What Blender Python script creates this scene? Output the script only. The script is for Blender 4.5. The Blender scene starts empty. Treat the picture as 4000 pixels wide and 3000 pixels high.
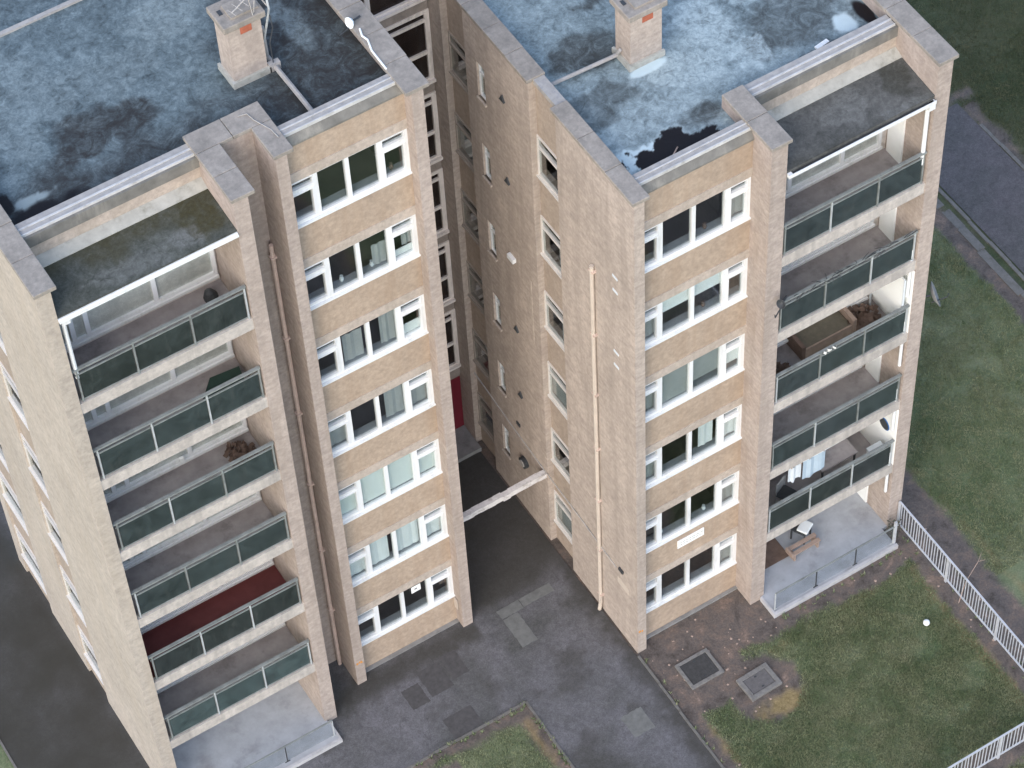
import bpy, bmesh, math, random
import numpy as np
from mathutils import Vector, Matrix, noise as mnoise
random.seed(7); rng = np.random.default_rng(7)
S = bpy.context.scene
COL = S.collection
# ------------------------------------------------------------------ camera, sky, sun, exposure
cam_d = bpy.data.cameras.new('camera'); cam = bpy.data.objects.new('camera', cam_d); COL.objects.link(cam)
cam_d.sensor_width = 36; cam_d.lens = 11448.5 / 4000 * 36; cam_d.clip_start = 1; cam_d.clip_end = 3000
yaw, pit, rol = math.radians(-28.847), math.radians(-53.238), math.radians(-3.748)
fw = Vector((-math.sin(yaw) * math.cos(pit), math.cos(yaw) * math.cos(pit), math.sin(pit)))
rt = Vector((math.cos(yaw), math.sin(yaw), 0)); up = rt.cross(fw)
r2 = math.cos(rol) * rt + math.sin(rol) * up; u2 = -math.sin(rol) * rt + math.cos(rol) * up
M = Matrix((r2, u2, -fw)).transposed().to_4x4(); M.translation = Vector((-9.068, -34.796, 61.971))
cam.matrix_world = M; S.camera = cam
S.cycles.diffuse_bounces = 8; S.cycles.max_bounces = 12; S.cycles.transparent_max_bounces = 16

SUN_EL, SUN_ROT = math.radians(35), math.radians(228)
W = bpy.data.worlds.new('World'); S.world = W; W.use_nodes = True
nt = W.node_tree; nt.nodes.clear()
wo = nt.nodes.new('ShaderNodeOutputWorld'); bg = nt.nodes.new('ShaderNodeBackground'); sk = nt.nodes.new('ShaderNodeTexSky')
sk.sky_type = 'NISHITA'; sk.sun_disc = False; sk.sun_elevation = SUN_EL; sk.sun_rotation = SUN_ROT
sk.air_density = 1.0; sk.dust_density = 1.5; sk.ozone_density = 1.0
bg.inputs['Strength'].default_value = 0.15
nt.links.new(sk.outputs[0], bg.inputs[0]); nt.links.new(bg.outputs[0], wo.inputs[0])
sd = bpy.data.lights.new('sun', 'SUN'); so = bpy.data.objects.new('sun', sd); COL.objects.link(so)
sd.energy = 0.6; sd.angle = math.radians(90); sd.color = (1.0, 0.87, 0.72)
dvec = Vector((math.sin(SUN_ROT) * math.cos(SUN_EL), math.cos(SUN_ROT) * math.cos(SUN_EL), math.sin(SUN_EL)))
so.rotation_euler = dvec.to_track_quat('Z', 'Y').to_euler()
S.view_settings.view_transform = 'Standard'; S.view_settings.look = 'None'
S.view_settings.exposure = 1.27; S.view_settings.gamma = 1; S.view_settings.use_curve_mapping = False

# ------------------------------------------------------------------ materials
def mat(name, rough=0.85, spec=0.3):
    m = bpy.data.materials.new(name); m.use_nodes = True
    b = m.node_tree.nodes['Principled BSDF']
    b.inputs['Roughness'].default_value = rough; b.inputs['Specular IOR Level'].default_value = spec
    return m, m.node_tree, b
def N(t, kind, **kw):
    n = t.nodes.new(kind)
    for k, v in kw.items():
        if k in n.inputs.keys(): n.inputs[k].default_value = v
        else: setattr(n, k, v)
    return n
def L(t, a, b): t.links.new(a, b)
def coords(t, scale=(1, 1, 1), rnd=False):
    g = t.nodes.new('ShaderNodeNewGeometry')
    mp = t.nodes.new('ShaderNodeMapping'); mp.inputs['Scale'].default_value = scale
    L(t, g.outputs['Position'], mp.inputs[0])
    return mp.outputs[0]
def noise(t, vec, scale, detail=6, rough=0.6, dist=0.0):
    n = N(t, 'ShaderNodeTexNoise'); n.inputs['Scale'].default_value = scale; n.inputs['Detail'].default_value = detail
    n.inputs['Roughness'].default_value = rough; n.inputs['Distortion'].default_value = dist
    L(t, vec, n.inputs['Vector']); return n.outputs['Fac']
def ramp(t, fac, stops):
    r = N(t, 'ShaderNodeValToRGB'); e = r.color_ramp.elements
    while len(e) < len(stops): e.new(0.5)
    for el, (p, c) in zip(e, stops):
        el.position = p; el.color = (*c, 1) if len(c) == 3 else c
    L(t, fac, r.inputs[0]); return r.outputs[0]
def mix(t, fac, a, b, mode='MIX'):
    n = t.nodes.new('ShaderNodeMix'); n.data_type = 'RGBA'; n.blend_type = mode
    for i, v in ((0, fac), (6, a), (7, b)):
        if isinstance(v, (int, float)): n.inputs[i].default_value = v
        elif isinstance(v, tuple): n.inputs[i].default_value = (*v, 1)
        else: L(t, v, n.inputs[i])
    return n.outputs[2]
def mathn(t, op, a, b=0.0):
    n = t.nodes.new('ShaderNodeMath'); n.operation = op
    for i, v in ((0, a), (1, b)):
        if isinstance(v, (int, float)): n.inputs[i].default_value = v
        else: L(t, v, n.inputs[i])
    return n.outputs[0]
def bump(t, b, h, strength=0.3, dist=0.02):
    n = t.nodes.new('ShaderNodeBump'); n.inputs['Strength'].default_value = strength; n.inputs['Distance'].default_value = dist
    L(t, h, n.inputs['Height']); L(t, n.outputs[0], b.inputs['Normal'])
BW = (0, 0, 0), (1, 1, 1)
def grey(t, fac, lo, hi): return ramp(t, fac, [(lo, (0, 0, 0)), (hi, (1, 1, 1))])

def simple(name, c, rough=0.6, var=0.12, scale=6, spec=0.3, dirt=None, streak=False):
    m, t, b = mat(name, rough, spec); v = coords(t)
    n = noise(t, v, scale, 8, 0.65)
    col = ramp(t, n, [(0.25, tuple(x * (1 - var) for x in c)), (0.75, tuple(min(1, x * (1 + var)) for x in c))])
    if dirt:
        vec = coords(t, (1, 1, 0.18)) if streak else v
        d = grey(t, noise(t, vec, scale * 0.7, 8, 0.7), 0.52, 0.78)
        col = mix(t, d, col, dirt)
    L(t, col, b.inputs['Base Color']); bump(t, b, n, 0.15, 0.01)
    return m

def wall_mat(name, c, mort, brick=True, stain=(0.22, 0.19, 0.16), bs=0.5):
    m, t, b = mat(name, 0.9, 0.2); g = t.nodes.new('ShaderNodeNewGeometry')
    sx = t.nodes.new('ShaderNodeSeparateXYZ'); L(t, g.outputs['Position'], sx.inputs[0])
    cx = t.nodes.new('ShaderNodeCombineXYZ'); L(t, mathn(t, 'ADD', sx.outputs[0], sx.outputs[1]), cx.inputs[0]); L(t, sx.outputs[2], cx.inputs[1])
    v = coords(t)
    n1 = noise(t, v, 0.45, 5, 0.6); n2 = noise(t, v, 9, 8, 0.75); n3 = noise(t, coords(t, (1.6, 1.6, 0.12)), 1.4, 8, 0.7, 0.4)
    col = ramp(t, n1, [(0.3, tuple(x * 0.9 for x in c)), (0.7, tuple(x * 1.08 for x in c))])
    n5 = noise(t, v, 2.8, 10, 0.78, 0.6)
    col = mix(t, 0.62, col, ramp(t, n2, [(0.25, (0.5, 0.5, 0.5)), (0.75, (1.3, 1.27, 1.22))]), 'MULTIPLY')
    col = mix(t, 0.6, col, ramp(t, n5, [(0.3, (0.74, 0.72, 0.71)), (0.55, (1.02, 1.0, 0.98)), (0.75, (1.16, 1.17, 1.17))]), 'MULTIPLY')
    if brick:
        bt = N(t, 'ShaderNodeTexBrick'); L(t, cx.outputs[0], bt.inputs['Vector'])
        bt.inputs['Scale'].default_value = 1; bt.inputs['Brick Width'].default_value = 0.225; bt.inputs['Row Height'].default_value = 0.075
        bt.inputs['Mortar Size'].default_value = 0.008; bt.inputs['Bias'].default_value = 0
        bt.inputs['Color1'].default_value = (0.82, 0.80, 0.78, 1); bt.inputs['Color2'].default_value = (1.16, 1.14, 1.1, 1); bt.inputs['Mortar'].default_value = (*mort, 1)
        col = mix(t, bs, col, bt.outputs[0], 'MULTIPLY')
    col = mix(t, mathn(t, 'MULTIPLY', grey(t, n3, 0.46, 0.74), 0.62), col, stain)
    L(t, col, b.inputs['Base Color']); bump(t, b, n2, 0.25, 0.01)
    return m
M_brick = wall_mat('buff_brick', (0.465, 0.410, 0.372), (1.0, 0.98, 0.95), stain=(0.27, 0.23, 0.20))
M_pier = wall_mat('pier_brick', (0.445, 0.388, 0.358), (0.95, 0.95, 0.95), stain=(0.28, 0.23, 0.19))
M_end = wall_mat('pale_brick', (0.47, 0.43, 0.385), (1.0, 0.98, 0.95), stain=(0.42, 0.36, 0.29), bs=0.3)
M_spand = wall_mat('tan_render', (0.44, 0.357, 0.285), (1, 1, 1), brick=False, stain=(0.33, 0.24, 0.17))
M_lintel = wall_mat('lintel_concrete', (0.50, 0.44, 0.39), (1, 1, 1), brick=False, stain=(0.30, 0.26, 0.21))
M_slab = wall_mat('slab_concrete', (0.53, 0.50, 0.47), (1, 1, 1), brick=False, stain=(0.19, 0.18, 0.17))
M_coping = wall_mat('coping_concrete', (0.34, 0.315, 0.285), (1, 1, 1), brick=False, stain=(0.14, 0.135, 0.12))
M_white = simple('white_upvc', (0.76, 0.78, 0.79), 0.35, 0.04, 5, 0.4, (0.55, 0.56, 0.54), True)
M_whited = simple('weathered_white_trim', (0.37, 0.355, 0.335), 0.85, 0.2, 7, 0.15, (0.25, 0.26, 0.28), True)
M_trim = simple('white_trim_edge', (0.52, 0.52, 0.51), 0.8, 0.2, 4, 0.15, (0.28, 0.27, 0.255))
M_sideframe = simple('dull_white_frames', (0.62, 0.60, 0.57), 0.5, 0.1, 4)
M_shadeframe = simple('shade_tinted_cream_frames', (0.34, 0.30, 0.26), 0.6, 0.15, 4)  # cream darkened: shade of the back window strip put into the frame colour
M_balwall = wall_mat('balcony_back_wall', (0.80, 0.77, 0.74), (1, 1, 1), brick=False, stain=(0.45, 0.42, 0.39))
M_sidespand = wall_mat('side_spandrel', (0.40, 0.34, 0.29), (1, 1, 1), brick=False, stain=(0.30, 0.25, 0.2))
M_fascia = simple('grey_fascia_felt', (0.185, 0.18, 0.165), 0.9, 0.3, 3, 0.15, (0.33, 0.315, 0.28), True)
M_flash = simple('pale_flashing', (0.40, 0.40, 0.365), 0.8, 0.2, 4, 0.2, (0.2, 0.2, 0.165))
M_cream = simple('cream_pipe', (0.52, 0.455, 0.39), 0.5, 0.12, 3)
M_pinkpipe = simple('pinkish_pipe', (0.56, 0.44, 0.38), 0.6, 0.2, 3)
M_dark = simple('dark_metal', (0.05, 0.055, 0.06), 0.5, 0.2, 5)
M_galv = simple('galvanised_metal', (0.42, 0.45, 0.46), 0.5, 0.2, 6)
M_rail = simple('weathered_rail', (0.22, 0.24, 0.235), 0.6, 0.3, 4, 0.3, (0.10, 0.105, 0.10))
M_fence = simple('pale_fence_paint', (0.48, 0.50, 0.53), 0.5, 0.1, 5, 0.3, (0.3, 0.31, 0.31))
M_red = simple('red_paint', (0.16, 0.018, 0.03), 0.5, 0.15, 3)
M_conc = simple('old_concrete', (0.24, 0.24, 0.235), 0.9, 0.2, 5, 0.2, (0.13, 0.13, 0.125))
M_patio = simple('patio_screed', (0.37, 0.39, 0.42), 0.8, 0.2, 2.2, 0.2, (0.22, 0.225, 0.235))
M_patioedge = simple('painted_edge', (0.46, 0.46, 0.47), 0.7, 0.15, 5, 0.2, (0.3, 0.3, 0.3))
M_balfloor = simple('balcony_asphalt', (0.36, 0.335, 0.335), 0.85, 0.25, 2.2, 0.2, (0.16, 0.15, 0.145))
M_redfloor = simple('red_balcony_paint', (0.15, 0.045, 0.045), 0.7, 0.2, 2)
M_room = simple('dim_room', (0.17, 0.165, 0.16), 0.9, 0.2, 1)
M_isill = simple('inner_window_board', (0.27, 0.29, 0.31), 0.6, 0.1, 3)
M_net = simple('net_curtain', (0.80, 0.84, 0.84), 0.9, 0.06, 3)
M_blind = simple('pale_blind', (0.74, 0.80, 0.78), 0.8, 0.04, 3)
M_gcurt = simple('grey_curtain', (0.36, 0.38, 0.38), 0.9, 0.1, 3)
M_brown = simple('brown_stuff', (0.15, 0.105, 0.085), 0.9, 0.3, 6)
M_wood = simple('weathered_wood', (0.36, 0.27, 0.22), 0.8, 0.2, 6)
M_orange = simple('orange_spray_paint', (0.62, 0.27, 0.05), 0.7, 0.2, 9)
M_cloth = simple('white_cloth', (0.62, 0.67, 0.70), 0.9, 0.08, 5)
M_bluecloth = simple('pale_blue_cloth', (0.42, 0.52, 0.60), 0.9, 0.1, 5)
M_terra = simple('terracotta', (0.38, 0.12, 0.07), 0.8, 0.25, 8)
M_plant = simple('dark_leaves', (0.055, 0.075, 0.045), 0.8, 0.4, 8)
M_twig = simple('grey_twigs', (0.10, 0.10, 0.08), 0.9, 0.4, 8)
M_whitewall = simple('white_painted_wall', (0.84, 0.86, 0.85), 0.8, 0.05, 3)
M_manhole = simple('cast_iron_cover', (0.055, 0.055, 0.055), 0.7, 0.3, 12, 0.3)
M_manhole2 = simple('concrete_infill_cover', (0.12, 0.115, 0.115), 0.85, 0.25, 12, 0.3)
M_patchd = simple('dark_tarmac_patch', (0.078, 0.076, 0.077), 0.9, 0.25, 8, 0.2)
M_patchl = simple('pale_paving', (0.155, 0.16, 0.155), 0.9, 0.2, 6, 0.2, (0.11, 0.11, 0.11))
M_stone2 = simple('worn_concrete_surround', (0.185, 0.18, 0.172), 0.9, 0.25, 9, 0.2, (0.1, 0.095, 0.085))
M_stone = simple('edging_stone', (0.155, 0.15, 0.14), 0.9, 0.2, 8, 0.2, (0.11, 0.1, 0.085))

def glass(name, tint, opaque, rough=0.04, base=(0.02, 0.02, 0.02)):
    m, t, b = mat(name, rough, 0.5)
    b.inputs['Base Color'].default_value = (*base, 1)
    tr = t.nodes.new('ShaderNodeBsdfTransparent'); tr.inputs[0].default_value = (*tint, 1)
    mx = t.nodes.new('ShaderNodeMixShader'); out = t.nodes['Material Output']
    if opaque is None:
        lw = t.nodes.new('ShaderNodeLayerWeight'); lw.inputs[0].default_value = 0.5
        L(t, mathn(t, 'ADD', mathn(t, 'MULTIPLY', mathn(t, 'POWER', lw.outputs['Facing'], 4.0), 0.6), 0.10), mx.inputs[0])
        gl = t.nodes.new('ShaderNodeBsdfGlossy'); gl.inputs['Roughness'].default_value = rough
        L(t, gl.outputs[0], mx.inputs[2])
    else:
        n = noise(t, coords(t), 2.3, 8, 0.7, 0.6); nd = noise(t, coords(t, (3, 3, 0.6)), 2.0, 8, 0.75)
        gc = ramp(t, n, [(0.3, tuple(x * 0.6 for x in base)), (0.7, tuple(x * 1.5 for x in base))])
        gc = mix(t, mathn(t, 'MULTIPLY', grey(t, nd, 0.52, 0.75), 0.5), gc, (0.12, 0.13, 0.125)); L(t, gc, b.inputs['Base Color'])
        mx.inputs[0].default_value = opaque; L(t, b.outputs[0], mx.inputs[2])
    L(t, tr.outputs[0], mx.inputs[1]); L(t, mx.outputs[0], out.inputs[0])
    return m
M_glass = glass('window_glass', (0.93, 0.96, 0.96), None)
M_stairglass = glass('stair_glass', (0.5, 0.4, 0.38), 0.55, 0.08, (0.035, 0.026, 0.024))
M_panel = glass('wired_balustrade_glass', (0.55, 0.66, 0.66), 0.62, 0.25, (0.050, 0.066, 0.069))
M_panel2 = glass('smoked_balustrade_glass', (0.45, 0.52, 0.52), 0.7, 0.25, (0.036, 0.046, 0.046))
M_panel3 = glass('green_balustrade_glass', (0.55, 0.68, 0.66), 0.68, 0.25, (0.068, 0.098, 0.099))
M_clear = glass('hazy_patio_glass', (0.93, 0.95, 0.96), 0.10, 0.1, (0.22, 0.23, 0.25))

def roof_mat(name, dark, mid, pale, bias=0.0, grad=None):
    m, t, b = mat(name, 0.55, 0.45); v = coords(t)
    n1 = noise(t, v, 0.42, 7, 0.62, 0.6); n2 = noise(t, v, 1.7, 10, 0.72, 0.8); n3 = noise(t, v, 11, 6, 0.7); n4 = noise(t, v, 0.9, 8, 0.65, 0.3)
    f = mathn(t, 'ADD', mathn(t, 'MULTIPLY', n1, 0.6), mathn(t, 'MULTIPLY', n2, 0.4))
    if grad is not None:
        ax, x0, x1, amt = grad
        sx = t.nodes.new('ShaderNodeSeparateXYZ'); L(t, v, sx.inputs[0])
        mr = t.nodes.new('ShaderNodeMapRange'); mr.inputs[1].default_value = x0; mr.inputs[2].default_value = x1; mr.inputs[3].default_value = amt; mr.inputs[4].default_value = 0
        L(t, sx.outputs[ax], mr.inputs[0]); f = mathn(t, 'SUBTRACT', f, mr.outputs[0])
    f = mathn(t, 'ADD', f, bias)
    col = ramp(t, f, [(0.34, dark), (0.52, mid), (0.70, pale)])
    col = mix(t, mathn(t, 'MULTIPLY', grey(t, n4, 0.55, 0.68), 0.45), col, tuple(x * 1.25 for x in mid))
    col = mix(t, 0.5, col, ramp(t, n3, [(0.25, (0.6, 0.6, 0.6)), (0.75, (1.35, 1.35, 1.35))]), 'MULTIPLY')
    L(t, col, b.inputs['Base Color']); bump(t, b, n2, 0.35, 0.03)
    rr = ramp(t, n2, [(0.3, (0.45,) * 3), (0.7, (0.85,) * 3)]); L(t, rr, b.inputs['Roughness'])
    return m
def felt_mat(name, lo, mid, hi, pale, dark):
    m, t, b = mat(name, 0.7, 0.3); v = coords(t)
    n1 = noise(t, v, 0.7, 8, 0.65, 0.8); n2 = noise(t, v, 2.6, 12, 0.78, 1.2); n3 = noise(t, v, 14, 8, 0.8, 0.3); n4 = noise(t, v, 5.5, 10, 0.75, 0.9)
    f = mathn(t, 'ADD', mathn(t, 'MULTIPLY', n1, 0.25), mathn(t, 'ADD', mathn(t, 'MULTIPLY', n2, 0.4), mathn(t, 'MULTIPLY', n4, 0.35)))
    col = ramp(t, f, [(0.40, lo), (0.5, mid), (0.61, hi)])
    def at(nm):
        a = t.nodes.new('ShaderNodeAttribute'); a.attribute_name = nm; return a.outputs['Fac']
    br = ramp(t, n4, [(0.34, (0.1,) * 3), (0.64, (0.9,) * 3)])
    col = mix(t, mathn(t, 'MULTIPLY', at('dark'), ramp(t, n2, [(0.4, (1,) * 3), (0.68, (0.45,) * 3)])), col, dark)
    col = mix(t, mathn(t, 'MULTIPLY', at('pale'), br), col, pale)
    col = mix(t, 0.65, col, ramp(t, n3, [(0.28, (0.55,) * 3), (0.72, (1.45,) * 3)]), 'MULTIPLY')
    col = mix(t, at('silt'), col, tuple(min(1, x * 1.35) for x in pale)); col = mix(t, at('wet'), col, (0.011, 0.009, 0.010))
    L(t, col, b.inputs['Base Color']); bump(t, b, n2, 0.35, 0.03)
    rr = mix(t, at('wet'), ramp(t, n2, [(0.3, (0.7,) * 3), (0.7, (0.95,) * 3)]), (0.5, 0.5, 0.5)); b.inputs['Specular IOR Level'].default_value = 0.2; L(t, rr, b.inputs['Roughness'])
    return m
M_roofL = felt_mat('blue_grey_roof_felt', (0.046, 0.062, 0.069), (0.110, 0.147, 0.162), (0.21, 0.27, 0.29), (0.24, 0.295, 0.305), (0.032, 0.032, 0.032))
M_roofR = felt_mat('silvered_roof_felt', (0.095, 0.124, 0.134), (0.205, 0.265, 0.285), (0.34, 0.42, 0.44), (0.42, 0.51, 0.53), (0.050, 0.056, 0.056))
M_canL = felt_mat('mossy_canopy_felt', (0.044, 0.050, 0.043), (0.082, 0.090, 0.080), (0.13, 0.142, 0.132), (0.20, 0.21, 0.21), (0.050, 0.047, 0.024))
M_canR = felt_mat('grey_canopy_felt', (0.060, 0.063, 0.060), (0.096, 0.099, 0.095), (0.14, 0.143, 0.137), (0.22, 0.23, 0.225), (0.05, 0.052, 0.045))

def asphalt(name, c, var=0.25, hue=(1.0, 0.98, 1.04)):
    m, t, b = mat(name, 0.88, 0.25); v = coords(t)
    n1 = noise(t, v, 0.5, 8, 0.65, 0.5); n2 = noise(t, v, 2.6, 12, 0.8, 0.5); n3 = noise(t, v, 38, 4, 0.7); n6 = noise(t, v, 9, 8, 0.75, 0.4)
    lo = tuple(c * (1 - var) * h for h in (0.98, 1, 0.98)); hi = tuple(c * (1 + var) * h for h in hue)
    col = ramp(t, n1, [(0.35, lo), (0.65, hi)])
    col = mix(t, 0.7, col, ramp(t, n2, [(0.3, (0.68,) * 3), (0.7, (1.28,) * 3)]), 'MULTIPLY')
    col = mix(t, 0.7, col, ramp(t, n3, [(0.3, (0.6,) * 3), (0.7, (1.4,) * 3)]), 'MULTIPLY')
    col = mix(t, 0.6, col, ramp(t, n6, [(0.32, (0.66,) * 3), (0.5, (1.0,) * 3), (0.7, (1.34,) * 3)]), 'MULTIPLY')
    vo = N(t, 'ShaderNodeTexVoronoi'); vo.feature = 'DISTANCE_TO_EDGE'; vo.inputs['Scale'].default_value = 0.42
    wv = t.nodes.new('ShaderNodeVectorMath'); wv.operation = 'ADD'; nc = N(t, 'ShaderNodeTexNoise'); nc.inputs['Scale'].default_value = 1.1; nc.inputs['Detail'].default_value = 6
    L(t, v, nc.inputs['Vector']); L(t, v, wv.inputs[0]); L(t, nc.outputs['Color'], wv.inputs[1]); L(t, wv.outputs[0], vo.inputs['Vector'])
    ck = mathn(t, 'MULTIPLY', mathn(t, 'LESS_THAN', vo.outputs['Distance'], 0.006), grey(t, n1, 0.45, 0.6))
    col = mix(t, mathn(t, 'MULTIPLY', ck, 0.22), col, (0.035, 0.034, 0.034))
    at = t.nodes.new('ShaderNodeAttribute'); at.attribute_name = 'moss_and_shade'
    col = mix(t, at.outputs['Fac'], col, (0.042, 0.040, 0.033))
    L(t, col, b.inputs['Base Color']); bump(t, b, n3, 0.3, 0.01)
    return m
M_asph = asphalt('worn_asphalt', 0.115, 0.25, (0.99, 0.98, 1.06))
M_road = asphalt('road_asphalt', 0.092, 0.12, (1.06, 0.97, 1.02))

def ground_mat(name='turf', k=1.0):
    m, t, b = mat(name, 0.95, 0.15); v = coords(t)
    n1 = noise(t, v, 0.35, 6, 0.6, 0.6); n2 = noise(t, v, 1.8, 10, 0.75, 0.4); n3 = noise(t, v, 22, 6, 0.7); n4 = noise(t, v, 5.5, 8, 0.7)
    g = ramp(t, n1, [(0.33, (0.094 * k, 0.134 * k, 0.068 * k)), (0.67, (0.172 * k, 0.196 * k, 0.116 * k))])
    g = mix(t, 0.8, g, ramp(t, n2, [(0.3, (0.62, 0.66, 0.62)), (0.7, (1.4, 1.34, 1.36))]), 'MULTIPLY')
    g = mix(t, mathn(t, 'MULTIPLY', grey(t, n4, 0.5, 0.72), 0.6), g, (0.200 * k, 0.196 * k, 0.132 * k))
    s = ramp(t, n2, [(0.34, (0.066, 0.056, 0.050)), (0.48, (0.125, 0.108, 0.098)), (0.58, (0.16, 0.125, 0.105)), (0.70, (0.29, 0.215, 0.175))])
    a = t.nodes.new('ShaderNodeAttribute'); a.attribute_name = 'soil'
    d = t.nodes.new('ShaderNodeAttribute'); d.attribute_name = 'dry'
    col = mix(t, a.outputs['Fac'], g, s)
    col = mix(t, d.outputs['Fac'], col, ramp(t, n4, [(0.35, (0.19, 0.145, 0.07)), (0.7, (0.30, 0.235, 0.125))]))
    col = mix(t, 0.6, col, ramp(t, n3, [(0.3, (0.62,) * 3), (0.7, (1.38,) * 3)]), 'MULTIPLY')
    L(t, col, b.inputs['Base Color']); bump(t, b, n3, 0.5, 0.03)
    return m
M_turf = ground_mat(); M_turf_dark = ground_mat('rough_dark_turf', 0.5)
def blade_mat(name='grass_blades', k=1.0):
    m, t, b = mat(name, 0.8, 0.2); v = coords(t)
    n1 = noise(t, v, 1.5, 8, 0.7, 0.5); n2 = noise(t, v, 30, 3, 0.6)
    g = ramp(t, n1, [(0.32, (0.106 * k, 0.156 * k, 0.076 * k)), (0.68, (0.25 * k, 0.266 * k, 0.162 * k))])
    g = mix(t, 0.8, g, ramp(t, n2, [(0.3, (0.6, 0.62, 0.6)), (0.7, (1.5, 1.42, 1.4))]), 'MULTIPLY')
    L(t, g, b.inputs['Base Color']); return m
M_blade = blade_mat(); M_blade_dark = blade_mat('dark_grass_blades', 0.48)

# ------------------------------------------------------------------ mesh helpers
class MB:
    def __init__(s): s.v = []; s.f = []
    def box(s, x0, x1, y0, y1, z0, z1):
        o = len(s.v)
        s.v += [(x, y, z) for z in (z0, z1) for y in (y0, y1) for x in (x0, x1)]
        s.f += [tuple(o + i for i in q) for q in ((0, 2, 3, 1), (4, 5, 7, 6), (0, 1, 5, 4), (2, 6, 7, 3), (0, 4, 6, 2), (1, 3, 7, 5))]
        return s
    def poly(s, pts):
        o = len(s.v); s.v += pts; s.f.append(tuple(range(o, o + len(pts)))); return s
    def tube(s, pts, r, n=8):
        pts = [Vector(p) for p in pts]; rings = []
        for i, p in enumerate(pts):
            d = (pts[min(i + 1, len(pts) - 1)] - pts[max(i - 1, 0)]).normalized()
            a = d.orthogonal().normalized(); b_ = d.cross(a)
            o = len(s.v); rings.append(o)
            rr = r[i] if isinstance(r, (list, tuple)) else r
            s.v += [tuple(p + rr * (math.cos(k * 2 * math.pi / n) * a + math.sin(k * 2 * math.pi / n) * b_)) for k in range(n)]
        for a, b_ in zip(rings, rings[1:]):
            # keep ring orientation consistent
            va = [Vector(s.v[a + k]) for k in range(n)]
            best = min(range(n), key=lambda q: sum((Vector(s.v[b_ + (k + q) % n]) - va[k]).length for k in range(n)))
            for k in range(n):
                s.f.append((a + k, a + (k + 1) % n, b_ + (k + 1 + best) % n, b_ + (k + best) % n))
        s.f.append(tuple(rings[0] + k for k in reversed(range(n)))); s.f.append(tuple(rings[-1] + k for k in range(n)))
        return s
    def mesh(s, name, m):
        me = bpy.data.meshes.new(name); me.from_pydata([tuple(v) for v in s.v], [], s.f)
        me.materials.append(m); me.validate(); me.update(); 
        bm = bmesh.new(); bm.from_mesh(me); bmesh.ops.recalc_face_normals(bm, faces=bm.faces); bm.to_mesh(me); bm.free()
        return me
def put(name, me, parent=None, loc=(0, 0, 0), rot=(0, 0, 0), label=None):
    o = bpy.data.objects.new(name, me); COL.objects.link(o); o.location = loc; o.rotation_euler = rot
    if parent is not None: o.parent = parent
    if label: o['label'] = label
    return o
def stones(P, x0, x1, y0, y1, z0, z1, ln=0.92):
    """coping laid as separate stones with open joints, lying slightly uneven"""
    n = max(1, round((y1 - y0) / ln))
    for i in range(n):
        a, b_ = y0 + (y1 - y0) * i / n, y0 + (y1 - y0) * (i + 1) / n; d = random.uniform(-0.007, 0.007); e = random.uniform(-0.004, 0.004)
        part('coping_stone', B(x0 + d, x1 + d, a + 0.004, b_ - 0.004, z0, z1 + e), M_coping, P, bev=0.012)
def part(name, mb, m, parent, loc=(0, 0, 0), label=None, bev=0):
    o = put(name, mb.mesh(name, m), parent, loc, label=label)
    if bev:
        bv = o.modifiers.new('bevel', 'BEVEL'); bv.width = bev; bv.segments = 2
    return o
def tag(o, label, cat, group=None, kind=None):
    if label: o['label'] = label
    if cat: o['category'] = cat
    if group: o['group'] = group
    if kind: o['kind'] = kind
    return o
def thing(name, label, cat, loc=(0, 0, 0), group=None, rz=0):
    o = bpy.data.objects.new(name, None); COL.objects.link(o); o.location = loc; o.rotation_euler = (0, 0, rz); o.empty_display_size = 0.3
    return tag(o, label, cat, group)
def B(*a): return MB().box(*a)
def wavy(x0, x1, y, z0, z1, n=14, amp=0.03, axis='x', thick=0.012, hem=0.0):
    mb = MB(); pts = []
    for i in range(n + 1):
        x = x0 + (x1 - x0) * i / n
        pts.append((x, y + amp * math.sin(i * 2.4) + random.uniform(-amp, amp) * 0.3, z0 + hem * random.random()))
    for i in range(n):
        a, b_ = pts[i], pts[i + 1]
        for dy, fl in ((0, 0), (thick, 1)):
            q = [(a[0], a[1] + dy, a[2]), (b_[0], b_[1] + dy, b_[2]), (b_[0], b_[1] + dy, z1), (a[0], a[1] + dy, z1)]
            mb.poly(q)
    return mb

H = 2.65
def vnoise(x, y, seed=0):
    """smooth value noise on numpy arrays"""
    xi, yi = np.floor(x).astype(int), np.floor(y).astype(int); xf, yf = x - xi, y - yi
    def h(a, b_): return (np.abs(np.sin(a * 127.1 + b_ * 311.7 + seed * 74.7) * 43758.5453)) % 1.0
    u, v = xf * xf * (3 - 2 * xf), yf * yf * (3 - 2 * yf)
    return (h(xi, yi) * (1 - u) + h(xi + 1, yi) * u) * (1 - v) + (h(xi, yi + 1) * (1 - u) + h(xi + 1, yi + 1) * u) * v
def fbm(x, y, seed=0, o=4):
    r, a, s = 0, 0.5, 1.0
    for i in range(o): r = r + a * vnoise(x * s + 13.7 * i, y * s - 7.1 * i, seed + i); a *= 0.5; s *= 2.1
    return r / (1 - 0.5 ** o)
def sstep(a, b_, x): t = np.clip((x - a) / (b_ - a), 0, 1); return t * t * (3 - 2 * t)

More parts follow.
